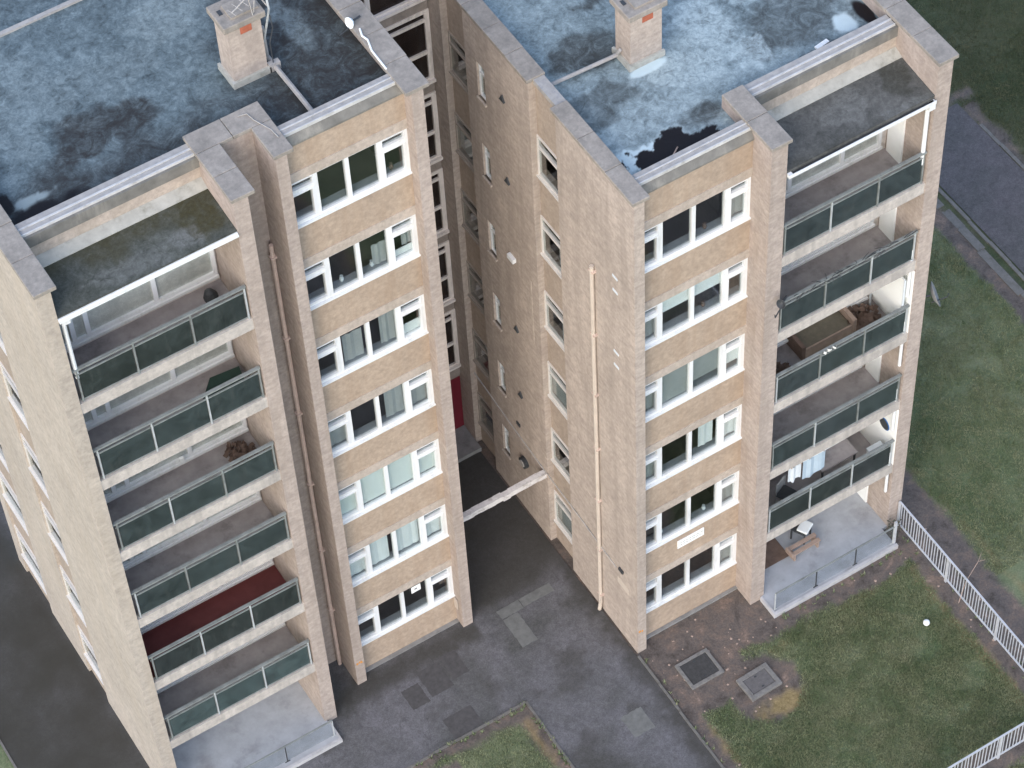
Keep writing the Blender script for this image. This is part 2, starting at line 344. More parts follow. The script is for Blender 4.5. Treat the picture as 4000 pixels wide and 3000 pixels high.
# ------------------------------------------------------------------ windows
def window_meshes(key, Wd, Hh, mulls, trans, sash=0.045):
    """four-light window: casements at both ends with small top lights"""
    fr = MB(); y0, y1 = -0.03, 0.06
    fr.box(0, Wd, y0, y1, 0, 0.075); fr.box(0, Wd, y0, y1, Hh - 0.07, Hh)
    cuts = [(0.0, 0.07)] + mulls + [(Wd - 0.075, Wd)]
    for a, b_ in cuts: fr.box(a, b_, y0 - 0.002, y1, 0.075, Hh - 0.07)
    lights = [(cuts[i][1], cuts[i + 1][0]) for i in range(len(cuts) - 1)]
    panes = []
    for i, (a, b_) in enumerate(lights):
        if i in trans:
            zt = Hh - 0.36
            fr.box(a, b_, y0 + 0.004, y1, zt - 0.05, zt + 0.05)
            for z0, z1 in ((0.075, zt - 0.05), (zt + 0.05, Hh - 0.07)):
                s = sash if z0 < 0.1 else 0.025
                fr.box(a, a + s, y0 - 0.012, y1, z0, z1); fr.box(b_ - s, b_, y0 - 0.012, y1, z0, z1)
                fr.box(a + s, b_ - s, y0 - 0.012, y1, z0, z0 + s); fr.box(a + s, b_ - s, y0 - 0.012, y1, z1 - s, z1)
                panes.append((a + s, b_ - s, z0 + s, z1 - s))
        else: panes.append((a, b_, 0.075, Hh - 0.07))
    fm = fr.mesh('window', M_white)
    pm = [B(a, b_, 0.02, 0.028, z0, z1).mesh('pane', M_glass) for a, b_, z0, z1 in panes]
    sm = B(-0.0, Wd + 0.03, -0.085, -0.032, -0.045, -0.002).mesh('sill', M_white)
    im = B(0.04, Wd - 0.04, 0.07, 0.24, 0.02, 0.080).mesh('inner_sill', M_isill)
    return fm, pm, sm, im, lights
def place_window(wm, parent, loc, deco=(), label=None):
    fm, pm, sm, im, lights = wm
    w = put('window', fm, parent, loc, label=label)
    for p in pm: put('pane', p, w)
    put('sill', sm, w); put('inner_sill', im, w)
    for d in deco:
        kind, i, z0, z1, m = d[:5]
        a, b_ = lights[i]
        if len(d) > 5: a, b_ = a + (b_ - a) * d[5], a + (b_ - a) * d[6]
        if kind == 'blind': part('blind', B(a - 0.02, b_ + 0.02, 0.085, 0.10, z0, z1), m, w)
        elif kind == 'curtain': part('curtain', wavy(a - 0.02, b_ + 0.02, 0.13, z0, z1, max(5, int((b_ - a) * 13)), 0.014), m, w)
        elif kind == 'thing': part('ornament', MB().tube([((a + b_) / 2, 0.17, 0.08), ((a + b_) / 2, 0.17, 0.15), ((a + b_) / 2, 0.17, 0.20), ((a + b_) / 2, 0.17, 0.24)], [0.03, 0.055, 0.03, 0.04], 10), M_brown if m is M_gcurt else m, w)
    return w

HH = 1.338
WL = window_meshes('L', 2.781, HH, [(0.61, 0.715), (1.335, 1.43), (2.07, 2.175)], (0, 3))
WR = window_meshes('R', 2.862, HH, [(0.555, 0.665), (1.39, 1.485), (2.215, 2.33)], (0, 3))

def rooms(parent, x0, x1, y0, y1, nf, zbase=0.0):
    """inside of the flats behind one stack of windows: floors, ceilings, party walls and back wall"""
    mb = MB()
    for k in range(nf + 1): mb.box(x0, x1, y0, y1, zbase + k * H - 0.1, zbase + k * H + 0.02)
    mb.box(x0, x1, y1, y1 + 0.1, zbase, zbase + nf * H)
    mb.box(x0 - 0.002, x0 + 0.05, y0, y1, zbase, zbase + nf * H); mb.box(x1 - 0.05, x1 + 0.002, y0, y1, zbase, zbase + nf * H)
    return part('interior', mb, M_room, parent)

def window_bay(P, x0, x1, yp, nf, wm, decos, ztop, labels={}):
    zs = 2.46 - HH
    sp0 = B(x0, x1, yp, yp + 0.25, 0.0, zs - 0.03).mesh('spandrel', M_spand)
    put('spandrel', sp0, P)
    li = B(x0 - 0.0, x1, yp - 0.02, yp + 0.25, 0.0, 0.27).mesh('lintel', M_lintel)
    sp = B(x0, x1, yp, yp + 0.25, 0.27, H - HH - 0.03).mesh('spandrel', M_spand)
    for k in range(nf):
        z = 2.46 + k * H
        put('lintel', li, P, (0, 0, z))
        if k < nf - 1: put('spandrel', sp, P, (0, 0, z))
        place_window(wm, P, (x0, yp + 0.06, z - HH), decos.get(k, ()), labels.get(k))
    z = 2.46 + (nf - 1) * H
    part('spandrel', B(x0, x1, yp, yp + 0.25, z + 0.27, ztop - 0.29), M_spand, P)
    fa = MB(); a, b_, c, d = yp - 0.035, yp + 0.10, ztop - 0.30, ztop - 0.05
    fa.v = [(x0, a, c), (x1, a, c), (x1, a, c + 0.05), (x0, a, c + 0.05), (x0, b_, d), (x1, b_, d), (x1, yp + 0.2, d), (x0, yp + 0.2, d), (x0, yp + 0.2, c), (x1, yp + 0.2, c)]
    fa.f = [(0, 1, 2, 3), (3, 2, 5, 4), (4, 5, 6, 7), (7, 6, 9, 8), (0, 8, 9, 1), (0, 3, 4, 7, 8), (1, 9, 6, 5, 2)]
    part('fascia', fa, M_fascia, P)
    kb = MB().box(x0 - 0.02, x1, yp + 0.09, yp + 0.345, ztop - 0.05, ztop)
    tr = part('parapet_trim', kb, M_whited, P)
    part('trim_edge', MB().box(x0 - 0.02, x1, yp + 0.06, yp + 0.088, ztop - 0.07, ztop + 0.012), M_trim, tr)
    part('trim_edge', MB().box(x0 - 0.02, x1, yp + 0.20, yp + 0.225, ztop, ztop + 0.02), M_trim, tr)
    part('parapet', B(x0, x1, yp + 0.2, yp + 0.33, ztop - 0.6, ztop - 0.05), M_fascia, P)
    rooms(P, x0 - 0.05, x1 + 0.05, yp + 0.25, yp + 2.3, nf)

# ------------------------------------------------------------------ balconies
FB = 2.575
def balcony_window(P, x0, x1, yw, z, mulls, panes_m, top=2.05, base=0.24, dark=None):
    fr = MB(); a, b_ = x0, x1
    fr.box(a, b_, yw - 0.05, yw + 0.06, z + base, z + base + 0.09); fr.box(a, b_, yw - 0.05, yw + 0.06, z + top, z + top + 0.08)
    cuts = [(a, a + 0.06)] + [(m - 0.05, m + 0.05) for m in mulls] + [(b_ - 0.08, b_)]
    for c0, c1 in cuts: fr.box(c0, c1, yw - 0.06, yw + 0.06, z + base + 0.09, z + top)
    w = part('balcony_window', fr, M_white, P)
    for i in range(len(cuts) - 1):
        c0, c1 = cuts[i][1], cuts[i + 1][0]
        part('pane', B(c0, c1, yw, yw + 0.008, z + base + 0.09, z + top), M_glass, w)
        if i != dark: part('net_curtain', B(c0, c1, yw + 0.035, yw + 0.05, z + base + 0.09, z + top), panes_m, w)
    part('sill', B(a - 0.02, b_ + 0.0, yw - 0.11, yw - 0.06, z + base - 0.05, z + base + 0.02), M_white, w)
    return w
def balcony(P, x0, x1, yf, yw, z, floor_m, panel_m, posts, tint=None, label=None):
    b_ = part('balcony', MB().box(x0, x1, yf + 0.16, yw, z - 0.14, z - 0.004).box(x0, x1, yf + 0.02, yf + 0.16, z - 0.13, z + 0.20), M_slab, P, label=label)
    part('balcony_floor', B(x0 + 0.01, x1 - 0.01, yf + 0.165, yw - 0.01, z - 0.004, z + 0.012), floor_m, b_)
    part('handrail', MB().box(x0 + 0.02, x1 - 0.02, yf + 0.04, yf + 0.11, z + 1.17, z + 1.215), M_rail, b_)
    part('panel_rail', MB().box(x0 + 0.06, x1 - 0.06, yf + 0.055, yf + 0.085, z + 1.03, z + 1.06).box(x0 + 0.06, x1 - 0.06, yf + 0.055, yf + 0.085, z + 0.245, z + 0.275), M_rail, b_)
    for i in range(3):
        part('balustrade_panel', B(posts[i] + 0.035, posts[i + 1] - 0.035, yf + 0.063, yf + 0.075, z + 0.278, z + 1.027), panel_m, b_)
    for p in posts:
        part('post', MB().box(p - 0.017, p + 0.017, yf + 0.048, yf + 0.09, z + 0.2, z + 1.17), M_galv if random.random() < .6 else M_rail, b_)
    return b_

def felt(P, m, x0, x1, y0, y1, zf, st, at, name='roof_felt', keep=None):
    """sheet of roofing felt with its stains: shape-of-their-own dirt, silt and standing water"""
    nx, ny = int((x1 - x0) / st) + 1, int((y1 - y0) / st) + 1
    X, Y = np.meshgrid(np.linspace(x0, x1, nx), np.linspace(y0, y1, ny)); X = X.ravel(); Y = Y.ravel()
    Z = zf(X, Y) + 0.012 * (fbm(X * 1.3, Y * 1.3, 77) - 0.5)
    idx = np.arange(nx * ny).reshape(ny, nx); F = np.stack([idx[:-1, :-1], idx[:-1, 1:], idx[1:, 1:], idx[1:, :-1]], -1).reshape(-1, 4)
    if keep: F = F[keep(X[F].mean(1), Y[F].mean(1))]
    me = bpy.data.meshes.new(name); me.vertices.add(len(X)); me.vertices.foreach_set('co', np.stack([X, Y, Z], -1).astype(np.float32).ravel())
    me.loops.add(F.size); me.loops.foreach_set('vertex_index', F.ravel().astype(np.int32))
    me.polygons.add(len(F)); me.polygons.foreach_set('loop_start', np.arange(0, F.size, 4, dtype=np.int32)); me.polygons.foreach_set('loop_total', np.full(len(F), 4, np.int32))
    me.update(); me.validate()
    for an, fn in at.items():
        a = me.attributes.new(an, 'FLOAT', 'POINT'); a.data.foreach_set('value', np.clip(fn(X, Y), 0, 1).astype(np.float32))
    me.materials.append(m); return put(name, me, P)
def ell(x, y, cx, cy, rx, ry, w=0.5, sd=0, sc=2.0, soft=0.22):
    n = (fbm(x * sc, y * sc, sd, 5) - 0.5) * 2 * w
    return sstep(-soft, soft, 1 - np.hypot((x - cx) / rx, (y - cy) / ry) + n)
def mx(*a): return np.maximum.reduce(a)

# =================================================================== LEFT BLOCK (seven storeys)
YL = -0.5
ZC = 19.75
Lb = thing('apartment_block', 'taller seven storey buff brick apartment block at left with mossy canopy over its balcony stack', 'apartment block', (4, 3, 0), 'the two apartment blocks')
Lb.location = (0, 0, 0)
part('roof', B(0.15, 5.49, 1.18, 6.2, 19.05, 19.285).box(5.492, 8.28, 0.62, 6.2, 19.05, 19.285).box(0.15, 8.28, 6.3, 7.95, 19.0, 19.18), M_roofL, Lb)
felt(Lb, M_roofL, 0.158, 8.27, 0.66, 6.2, lambda x, y: 19.3 + 0 * x, 0.05, {
    'dark': lambda x, y: mx(sstep(0.5, -0.5, y - 2.35 + 1.6 * (fbm(x * 1.2, y * 1.2, 4) - 0.5)) * 0.9, sstep(-0.5, 0.4, x - 6.1 + 1.6 * (fbm(x * 1.1, y * 1.1, 6) - 0.5)), ell(x, y, 2.9, 2.9, 1.0, 0.6, 0.7, 3)),
    'pale': lambda x, y: mx(ell(x, y, 7.35, 3.2, 0.30, 0.75, 0.7, 8, 3) * 0.7, ell(x, y, 5.2, 4.8, 0.7, 0.5, 0.9, 9) * 0.7, ell(x, y, 1.6, 4.3, 1.3, 1.2, 1.0, 10) * 0.5, ell(x, y, 3.6, 4.0, 1.1, 0.6, 1.2, 12) * 0.4),
    'silt': lambda x, y: ell(x, y, 0.85, 1.98, 0.45, 0.13, 0.8, 15, 4) * 0.75,
    'wet': lambda x, y: mx(ell(x, y, 0.75, 1.50, 1.0, 0.36, 0.6, 16, 3), ell(x, y, 0.35, 2.15, 0.2, 0.3, 0.8, 18, 4), sstep(0.25, 0.05, y - 1.3 + 0.5 * (fbm(x * 3, y * 3, 19) - 0.5)) * (x < 4.0) * 0.75)}, keep=lambda x, y: (y > 1.2) | (x > 5.49))
part('roof_kerb', B(0.15, 8.2, 6.2, 6.3, 19.05, 19.36), M_whited, Lb)
# end wall with two recessed window strips
def strip_wall(P, xo, sgn, segs, strips, z1, thick, m, pm, y_off, frame_top, nf, recess=0.18):
    pass
ew = MB()
for a, b_ in ((-0.5, 2.95), (4.0, 6.05), (7.5, 7.95)): ew.box(-0.15, 0.157, a, b_, 0, ZC - 0.1)
part('end_wall', ew, M_end, Lb)
def side_windows(P, x, y0, y1, tops, hgt, inner, zfloor0=0.0, ztop=None, top_light=0.3, fmat=None):
    fmat = fmat or M_sideframe
    """recessed strip of windows in a wall facing -x: spandrels, frames, panes"""
    prev = 0.0
    Wd = y1 - y0
    fm = MB(); f = 0.045
    fm.box(x - 0.03, x + 0.05, y0, y1, 0, f).box(x - 0.03, x + 0.05, y0, y1, hgt - f, hgt).box(x - 0.03, x + 0.05, y0, y0 + f, f, hgt - f).box(x - 0.03, x + 0.05, y1 - f, y1, f, hgt - f)
    fm.box(x - 0.035, x + 0.05, y0 + f, y1 - f, hgt - top_light - 0.07, hgt - top_light)
    fm = fm.mesh('window', fmat)
    p1 = B(x + 0.0, x + 0.008, y0 + f, y1 - f, f, hgt - top_light - 0.07).mesh('pane', M_glass)
    p2 = B(x + 0.0, x + 0.008, y0 + f, y1 - f, hgt - top_light, hgt - f).mesh('pane', M_glass)
    sl = B(x - 0.075, x - 0.032, y0 - 0.0, y1, -0.05, 0.0).mesh('sill', fmat)
    rm = B(x + 0.5, x + 0.55, y0 - 0.2, y1 + 0.2, -0.3, hgt + 0.3).mesh('interior', M_room)
    for tz in tops:
        b0 = tz - hgt
        part('spandrel', B(x, x + 0.2, y0, y1, prev, b0 - 0.0), M_sidespand, P)
        w = put('window', fm, P, (0, 0, b0)); put('pane', p1, w); put('pane', p2, w); put('sill', sl, w)
        if random.random() < 0.5:
            part('net_curtain', B(x + 0.08, x + 0.09, y0 + 0.02, y0 + (y1 - y0) * random.choice((0.45, 0.6, 1)), 0.02, hgt * random.uniform(0.5, 0.75)), M_gcurt, w)
        put('interior', rm, P, (0, 0, b0))
        prev = tz
    part('spandrel', B(x, x + 0.2, y0, y1, prev, ztop), M_sidespand, P)
tops7 = [2.13 + H * k for k in range(7)]; tops6 = tops7[:6]
side_windows(Lb, -0.085, 2.95, 4.0, tops7, 1.27, 1, ztop=ZC - 0.1)
side_windows(Lb, -0.085, 6.05, 7.5, tops7, 1.27, 1, ztop=ZC - 0.1)
part('pier', B(4.03, 4.36, YL, 1.36, 0, ZC - 0.1), M_pier, Lb)
part('pier', B(5.236, 5.494, 0, 1.36, 0, ZC - 0.1), M_pier, Lb)
part('recess_wall', B(4.36, 5.236, 0.92, 1.36, 0, ZC - 0.1), M_pier, Lb)
part('pier', B(8.275, 8.55, 0, 5.2, 0, ZC - 0.1).box(8.275, 8.55, 5.2, 7.95, 0, ZC - 0.1), M_pier, Lb)
part('back_wall', B(0.157, 8.275, 7.7, 7.95, 0, 19.3), M_end, Lb)
# copings
stones(Lb, -0.20, 0.28, YL - 0.06, 7.98, ZC - 0.1, ZC)
stones(Lb, 3.98, 4.50, YL - 0.06, 0.86, ZC - 0.1, ZC); stones(Lb, 5.20, 5.64, -0.05, 0.86, ZC - 0.1, ZC)
for a_, b__ in ((3.98, 4.80), (4.81, 5.64)): part('coping_stone', B(a_, b__, 0.866, 1.42, ZC - 0.1, ZC - 0.002), M_coping, Lb, bev=0.012)
stones(Lb, 8.14, 8.68, -0.05, 7.98, ZC - 0.1, ZC)
decL = {
 6: [('thing', 3, 0.35, 0.55, M_gcurt)],
 5: [('thing', 1, 0.5, 0.62, M_cloth), ('curtain', 2, 0.1, 0.75, M_gcurt, 0.55, 1.0), ('thing', 2, 0.3, 0.5, M_cloth), ('blind', 3, 0.1, 0.3, M_net), ('curtain', 3, 0.3, 1.2, M_gcurt, 0.6, 1.0)],
 4: [('curtain', 2, 0.1, 1.27, M_gcurt, 0.5, 1.0), ('blind', 3, 0.1, 0.42, M_net), ('curtain', 1, 0.1, 1.0, M_gcurt, 0.2, 0.9)],
 3: [('curtain', 2, 0.1, 1.27, M_gcurt, 0.35, 1.0), ('curtain', 3, 0.1, 1.27, M_gcurt), ('curtain', 0, 0.1, 1.0, M_gcurt)],
 2: [('blind', 0, 0.1, 0.9, M_blind), ('blind', 1, 0.1, 1.27, M_blind), ('blind', 2, 0.1, 1.27, M_blind), ('blind', 3, 0.13, 0.9, M_blind)],
 1: [('curtain', 0, 0.1, 0.9, M_net), ('curtain', 1, 0.1, 1.27, M_net, 0, 0.86), ('curtain', 2, 0.1, 1.27, M_net), ('curtain', 3, 0.1, 0.9, M_net)],
 0: [('curtain', 3, 0.45, 0.9, M_brown, 0.6, 1.0)],
}
window_bay(Lb, 5.494, 8.275, 0.312, 7, WL, decL, 19.70, {2: 'window with all its pale green blinds drawn'})
# balcony stack
postsL = [0.26, 1.49, 2.76, 3.97]
part('balcony_wall', B(0.157, 4.03, 0.95, 1.15, 0, 18.9), M_balwall, Lb)
def balc_parapet(P, x0, x1, yw, zt):
    part('parapet_wall', B(x0, x1, yw - 0.02, yw + 0.25, zt - 0.80, zt - 0.34), M_lintel, P)
    part('fascia', B(x0, x1, yw - 0.06, yw + 0.2, zt - 0.34, zt - 0.05), M_fascia, P)
    tr = part('parapet_trim', B(x0, x1 - 0.04, yw + 0.03, yw + 0.33, zt - 0.05, zt), M_whited, P)
    part('trim_edge', B(x0, x1 - 0.04, yw + 0.0, yw + 0.028, zt - 0.08, zt + 0.012), M_trim, tr)
    part('trim_edge', B(x0, x1 - 0.04, yw + 0.14, yw + 0.18, zt, zt + 0.02), M_trim, tr)
balc_parapet(Lb, 0.157, 4.03, 0.95, 19.67)
can = MB(); can.v = [(0.157, YL + 0.02, 18.62), (4.03, YL + 0.02, 18.62), (4.03, 0.95, 18.72), (0.157, 0.95, 18.72), (0.157, YL + 0.02, 18.78), (4.03, YL + 0.02, 18.78), (4.03, 0.95, 18.90), (0.157, 0.95, 18.90)]
can.f = [(0, 3, 2, 1), (4, 5, 6, 7), (0, 1, 5, 4), (2, 3, 7, 6), (0, 4, 7, 3), (1, 2, 6, 5)]
cn = part('canopy', can, M_canL, Lb)
felt(cn, M_canL, 0.165, 4.022, YL + 0.022, 0.80, lambda x, y: 18.792 + (y + 0.48) * 0.12 / 1.43, 0.04, {
    'dark': lambda x, y: mx(sstep(-0.35, 0.3, y - 0.30 + 0.9 * (fbm(x * 2.2, y * 1.2, 40) - 0.5)) * 0.8, ell(x, y, 3.55, 0.2, 0.5, 0.6, 0.6, 41)),
    'pale': lambda x, y: mx(ell(x, y, 3.1, -0.1, 0.35, 0.25, 0.7, 42, 3) * 0.6, ell(x, y, 1.9, -0.2, 0.8, 0.22, 1.0, 43, 2) * 0.4), 'silt': lambda x, y: 0 * x, 'wet': lambda x, y: 0 * x}, 'canopy_felt')
part('gutter', MB().box(0.16, 4.02, YL - 0.06, YL + 0.018, 18.67, 18.715).box(0.16, 4.02, YL - 0.015, YL + 0.018, 18.715, 18.75), M_white, cn)
fl = MB(); fl.v = [(0.157, 0.95 - 0.27, 18.905), (4.03, 0.95 - 0.27, 18.905), (4.03, 0.95 - 0.022, 19.0), (0.157, 0.95 - 0.022, 19.0), (0.157, 0.95 - 0.27, 18.905 - 0.06), (4.03, 0.95 - 0.27, 18.905 - 0.06), (4.03, 0.95 - 0.022, 18.905 - 0.06), (0.157, 0.95 - 0.022, 18.905 - 0.06)]; fl.f = [(0, 1, 2, 3), (4, 7, 6, 5), (0, 4, 5, 1), (1, 5, 6, 2), (2, 6, 7, 3), (3, 7, 4, 0)]
part('flashing', fl, M_flash, cn)
for k in range(7):
    z = FB + H * (k - 1) if k else 0.12
    if k:
        balcony(Lb, 0.157, 4.03, YL, 0.95, z, M_redfloor if k == 2 else M_balfloor, {1: M_panel3, 2: M_panel2, 6: M_panel2}.get(k, M_panel), postsL, label='balcony with a red painted floor and smoked glass front' if k == 2 else None)
    balcony_window(Lb, 0.19, 3.98, 0.94, z, [0.76, 1.08, 2.6], M_blind if k == 6 else M_net, dark=1 if k == 6 else None)
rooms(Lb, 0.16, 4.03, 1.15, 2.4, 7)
part('downpipe', MB().tube([(0.27, YL + 0.1, 18.6), (0.27, YL + 0.1, 16.75)], 0.045).box(0.22, 0.40, YL + 0.04, YL + 0.16, 18.45, 18.66), M_white, Lb)
part('downpipe', MB().tube([(5.17, 0.77, 16.3), (5.17, 0.77, 8.2), (5.16, 0.76, 8.1), (5.16, 0.76, 0.05)], 0.05), M_pinkpipe, Lb)
for z in (15.9, 13.2, 10.5, 7.8, 5.1, 2.5): part('pipe_bracket', B(5.10, 5.235, 0.70, 0.83, z, z + 0.05), M_pinkpipe, Lb)
part('downpipe', MB().tube([(4.40, YL + 0.3, 16.5), (4.40, YL + 0.3, 3.0)], 0.02, 6), M_dark, Lb)
part('spray_mark', MB().box(5.28, 5.33, -0.004, 0, 0.90, 0.98).box(5.35, 5.39, -0.004, 0, 0.92, 1.0).box(5.40, 5.46, -0.004, 0, 0.9, 0.93).box(5.40, 5.43, -0.004, 0, 0.93, 1.0), M_orange, Lb)
part('white_stub', B(8.235, 8.262, 0.16, 0.30, 0.65, 1.05), M_cream, Lb)
# chimney
def chimney(P, x0, x1, y0, y1, zb, zt):
    c = part('chimney', B(x0, x1, y0, y1, zb, zt - 0.16), M_brick, P)
    part('chimney_cap', MB().box(x0 - 0.09, x1 + 0.09, y0 - 0.09, y1 + 0.09, zt - 0.16, zt), M_coping, c, bev=0.02)
    part('flue_opening', B(x0 + (x1 - x0) * 0.38, x0 + (x1 - x0) * 0.72, y0 - 0.006, y0, zt - 0.42, zt - 0.22), M_terra, c)
    part('flue_cover', MB().box(x0 + 0.16, x1 + 0.02, y0 + 0.06, y1 - 0.08, zt, zt + 0.05), M_coping, c)
    part('flue_opening', B(x0 + 0.02, x0 + 0.1, (y0 + y1) / 2, (y0 + y1) / 2 + 0.14, zt, zt + 0.012), M_dark, c)
    part('upstand', MB().box(x0 - 0.06, x0, y0 - 0.06, y1 + 0.06, zb, zb + 0.16).box(x0, x1 + 0.05, y0 - 0.06, y0, zb, zb + 0.16), M_flash, c)
    return c
chimney(Lb, 5.62, 6.36, 2.36, 2.92, 19.3, 21.05)
part('roof_pipe', MB().tube([(6.50, 2.62, 19.40), (6.52, 1.2, 19.40), (6.52, 0.72, 19.40)], 0.055).tube([(6.50, 2.66, 19.40), (6.46, 2.6, 20.3)], 0.05).box(6.38, 6.62, 2.30, 2.42, 19.3, 19.5), M_whited, Lb)

# =================================================================== RIGHT BLOCK (six storeys)
YR, YRB, DZ = -3.0, -3.354, -2.53
ZR = ZC + DZ
ZRF = 16.75
Rb = thing('apartment_block', 'shorter six storey buff brick apartment block at right with balconies above the lawn', 'apartment block', (0, 0, 0), 'the two apartment blocks')
part('roof', B(11.75, 18.78, -1.72, 7.9, ZRF - 0.25, ZRF - 0.012).box(11.75, 14.6, -2.36, -1.72, ZRF - 0.25, ZRF - 0.012), M_roofR, Rb)
felt(Rb, M_roofR, 11.74, 18.776, -2.40, 4.6, lambda x, y: ZRF + 0 * x, 0.03, {
    'dark': lambda x, y: mx(ell(x, y, 13.1, 1.3, 0.8, 0.5, 0.7, 3), ell(x, y, 12.3, -0.1, 0.9, 0.5, 0.9, 5) * 0.7, ell(x, y, 17.3, -0.4, 1.2, 0.9, 0.7, 6) * 0.75, ell(x, y, 15.6, 2.8, 1.6, 0.7, 0.8, 7), ell(x, y, 14.2, -1.5, 0.5, 0.3, 0.6, 17)),
    'pale': lambda x, y: mx(ell(x, y, 15.55, 0.55, 0.85, 0.75, 0.8, 8, 1.6), ell(x, y, 14.8, -0.15, 0.8, 0.5, 0.9, 9, 1.6) * 0.85, ell(x, y, 15.9, -0.6, 0.4, 0.5, 1.3, 31, 3) * 0.9, ell(x, y, 17.0, 0.9, 0.7, 0.6, 1.1, 10) * 0.6, ell(x, y, 13.3, -0.9, 1.1, 0.45, 1.1, 12, 2) * 0.4),
    'silt': lambda x, y: mx(ell(x, y, 14.0, 0.22, 0.48, 0.13, 0.35, 14, 3), ell(x, y, 12.85, -1.93, 1.10, 0.50, 0.6, 20, 4, 0.12) * (0.35 + 0.65 * (x < 12.9)), ell(x, y, 18.15, -1.02, 0.26, 0.36, 0.6, 21, 3)) * 0.85,
    'wet': lambda x, y: mx(ell(x, y, 13.02, -2.12, 1.15, 0.56, 0.6, 20, 4, 0.05), ell(x, y, 18.0, -1.62, 1.5, 0.34, 0.5, 23, 2.2), ell(x, y, 18.62, -1.1, 0.16, 0.5, 0.5, 24, 2.2))}, keep=lambda x, y: (y > -1.75) | (x < 14.6))
XS, XI = 11.484, 11.738
sw = MB().box(XS, XI, YR, -0.05, 0, ZR - 0.1)
sw.box(XS, XI, 1.0, 2.85, 0, ZR - 0.1).box(XS, XI, 3.17, 3.65, 0, ZR - 0.1).box(XS, XI, 4.65, 7.9, 0, ZR - 0.1)
part('side_wall', sw, M_brick, Rb)
slit = MB().box(XS + 0.05, XS + 0.11, 2.85, 2.89, 0, 1.1).box(XS + 0.05, XS + 0.11, 3.13, 3.17, 0, 1.1).box(XS + 0.05, XS + 0.11, 2.89, 3.13, 0, 0.05).box(XS + 0.05, XS + 0.11, 2.89, 3.13, 1.05, 1.1).box(XS + 0.05, XS + 0.11, 2.89, 3.13, 0.74, 0.79).mesh('window', M_white)
slp = B(XS + 0.08, XS + 0.088, 2.89, 3.13, 0.05, 1.05).mesh('pane', M_glass)
sls = B(XS - 0.05, XS + 0.05, 2.82, 3.19, -0.06, 0.0).mesh('sill', M_lintel)
slr = B(XS + 0.4, XS + 0.45, 2.6, 3.4, -0.3, 1.3).mesh('interior', M_room)
prev = 0.0
for k in range(6):
    t_ = 2.57 + H * k
    part('slit_panel', B(XS + 0.002, XI, 2.85, 3.17, prev, t_ - 1.1), M_brick, Rb)
    w = put('window', slit, Rb, (0, 0, t_ - 1.1)); put('pane', slp, w); put('sill', sls, w); put('interior', slr, Rb, (0, 0, t_ - 1.1))
    prev = t_
part('slit_panel', B(XS + 0.002, XI, 2.85, 3.17, prev, ZR - 0.1), M_brick, Rb)
side_windows(Rb, 11.66, -0.05, 1.0, tops6, 1.27, 1, ztop=ZR - 0.2)
side_windows(Rb, 11.66, 3.65, 4.65, tops6, 1.27, 1, ztop=ZR - 0.1, fmat=M_shadeframe)
stones(Rb, 11.42, 11.84, YR - 0.06, 0.06, ZR - 0.1, ZR)
part('coping', B(11.58, 11.84, 0.06, 0.94, ZR - 0.16, ZR - 0.04), M_whited, Rb)
stones(Rb, 11.42, 11.88, 0.94, 7.95, ZR - 0.1, ZR)
decR = {
 5: [('thing', 2, 0.3, 0.6, M_gcurt), ('curtain', 3, 0.1, 0.9, M_gcurt)],
 4: [('blind', 1, 0.72, 1.27, M_net), ('blind', 2, 0.72, 1.27, M_net), ('curtain', 0, 0.1, 0.9, M_gcurt), ('thing', 2, 0.3, 0.45, M_gcurt), ('blind', 3, 0.68, 0.9, M_net)],
 3: [('blind', 1, 0.1, 1.27, M_gcurt), ('blind', 2, 0.32, 1.27, M_gcurt), ('blind', 3, 0.3, 0.9, M_net), ('curtain', 0, 0.1, 0.9, M_gcurt)],
 2: [('curtain', 2, 0.2, 1.27, M_net, 0.42, 0.9), ('curtain', 3, 0.1, 0.9, M_net), ('curtain', 0, 0.1, 0.9, M_gcurt)],
 1: [('thing', 1, 0.14, 0.28, M_cloth, 0.0, 0.3), ('curtain', 3, 0.1, 0.9, M_gcurt), ('thing', 2, 0.16, 0.2, M_cloth, 0.5, 0.9)],
 0: [('curtain', 3, 0.1, 0.9, M_gcurt)],
}
window_bay(Rb, XI, 14.60, -2.695, 6, WR, decR, 17.15, {4: 'window with pale blinds half lowered over both middle panes'})
part('pier', B(14.60, 14.995, YRB, -1.55, 0, ZR - 0.1), M_pier, Rb)
stones(Rb, 14.55, 15.07, YRB - 0.06, -1.6, ZR - 0.1, ZR)
part('end_wall', B(18.777, 19.16, YRB, 7.9, 0, ZR - 0.1), M_pier, Rb)
stones(Rb, 18.74, 19.25, YRB - 0.06, 7.95, ZR - 0.1, ZR)
part('back_wall', B(XI, 18.777, 7.65, 7.9, 0, ZRF - 0.25), M_end, Rb)
YW = -1.9
postsR = [15.09, 16.29, 17.53, 18.70]
part('balcony_wall', B(14.995, 18.777, YW, YW + 0.2, 0, 16.3), M_balwall, Rb)
balc_parapet(Rb, 14.995, 18.777, YW, 17.11)
can = MB(); x0, x1 = 14.995, 18.777
can.v = [(x0, YRB + 0.02, 16.02), (x1, YRB + 0.02, 16.02), (x1, YW, 16.12), (x0, YW, 16.12), (x0, YRB + 0.02, 16.18), (x1, YRB + 0.02, 16.18), (x1, YW, 16.32), (x0, YW, 16.32)]
can.f = [(0, 3, 2, 1), (4, 5, 6, 7), (0, 1, 5, 4), (2, 3, 7, 6), (0, 4, 7, 3), (1, 2, 6, 5)]
cn = part('canopy', can, M_canR, Rb)
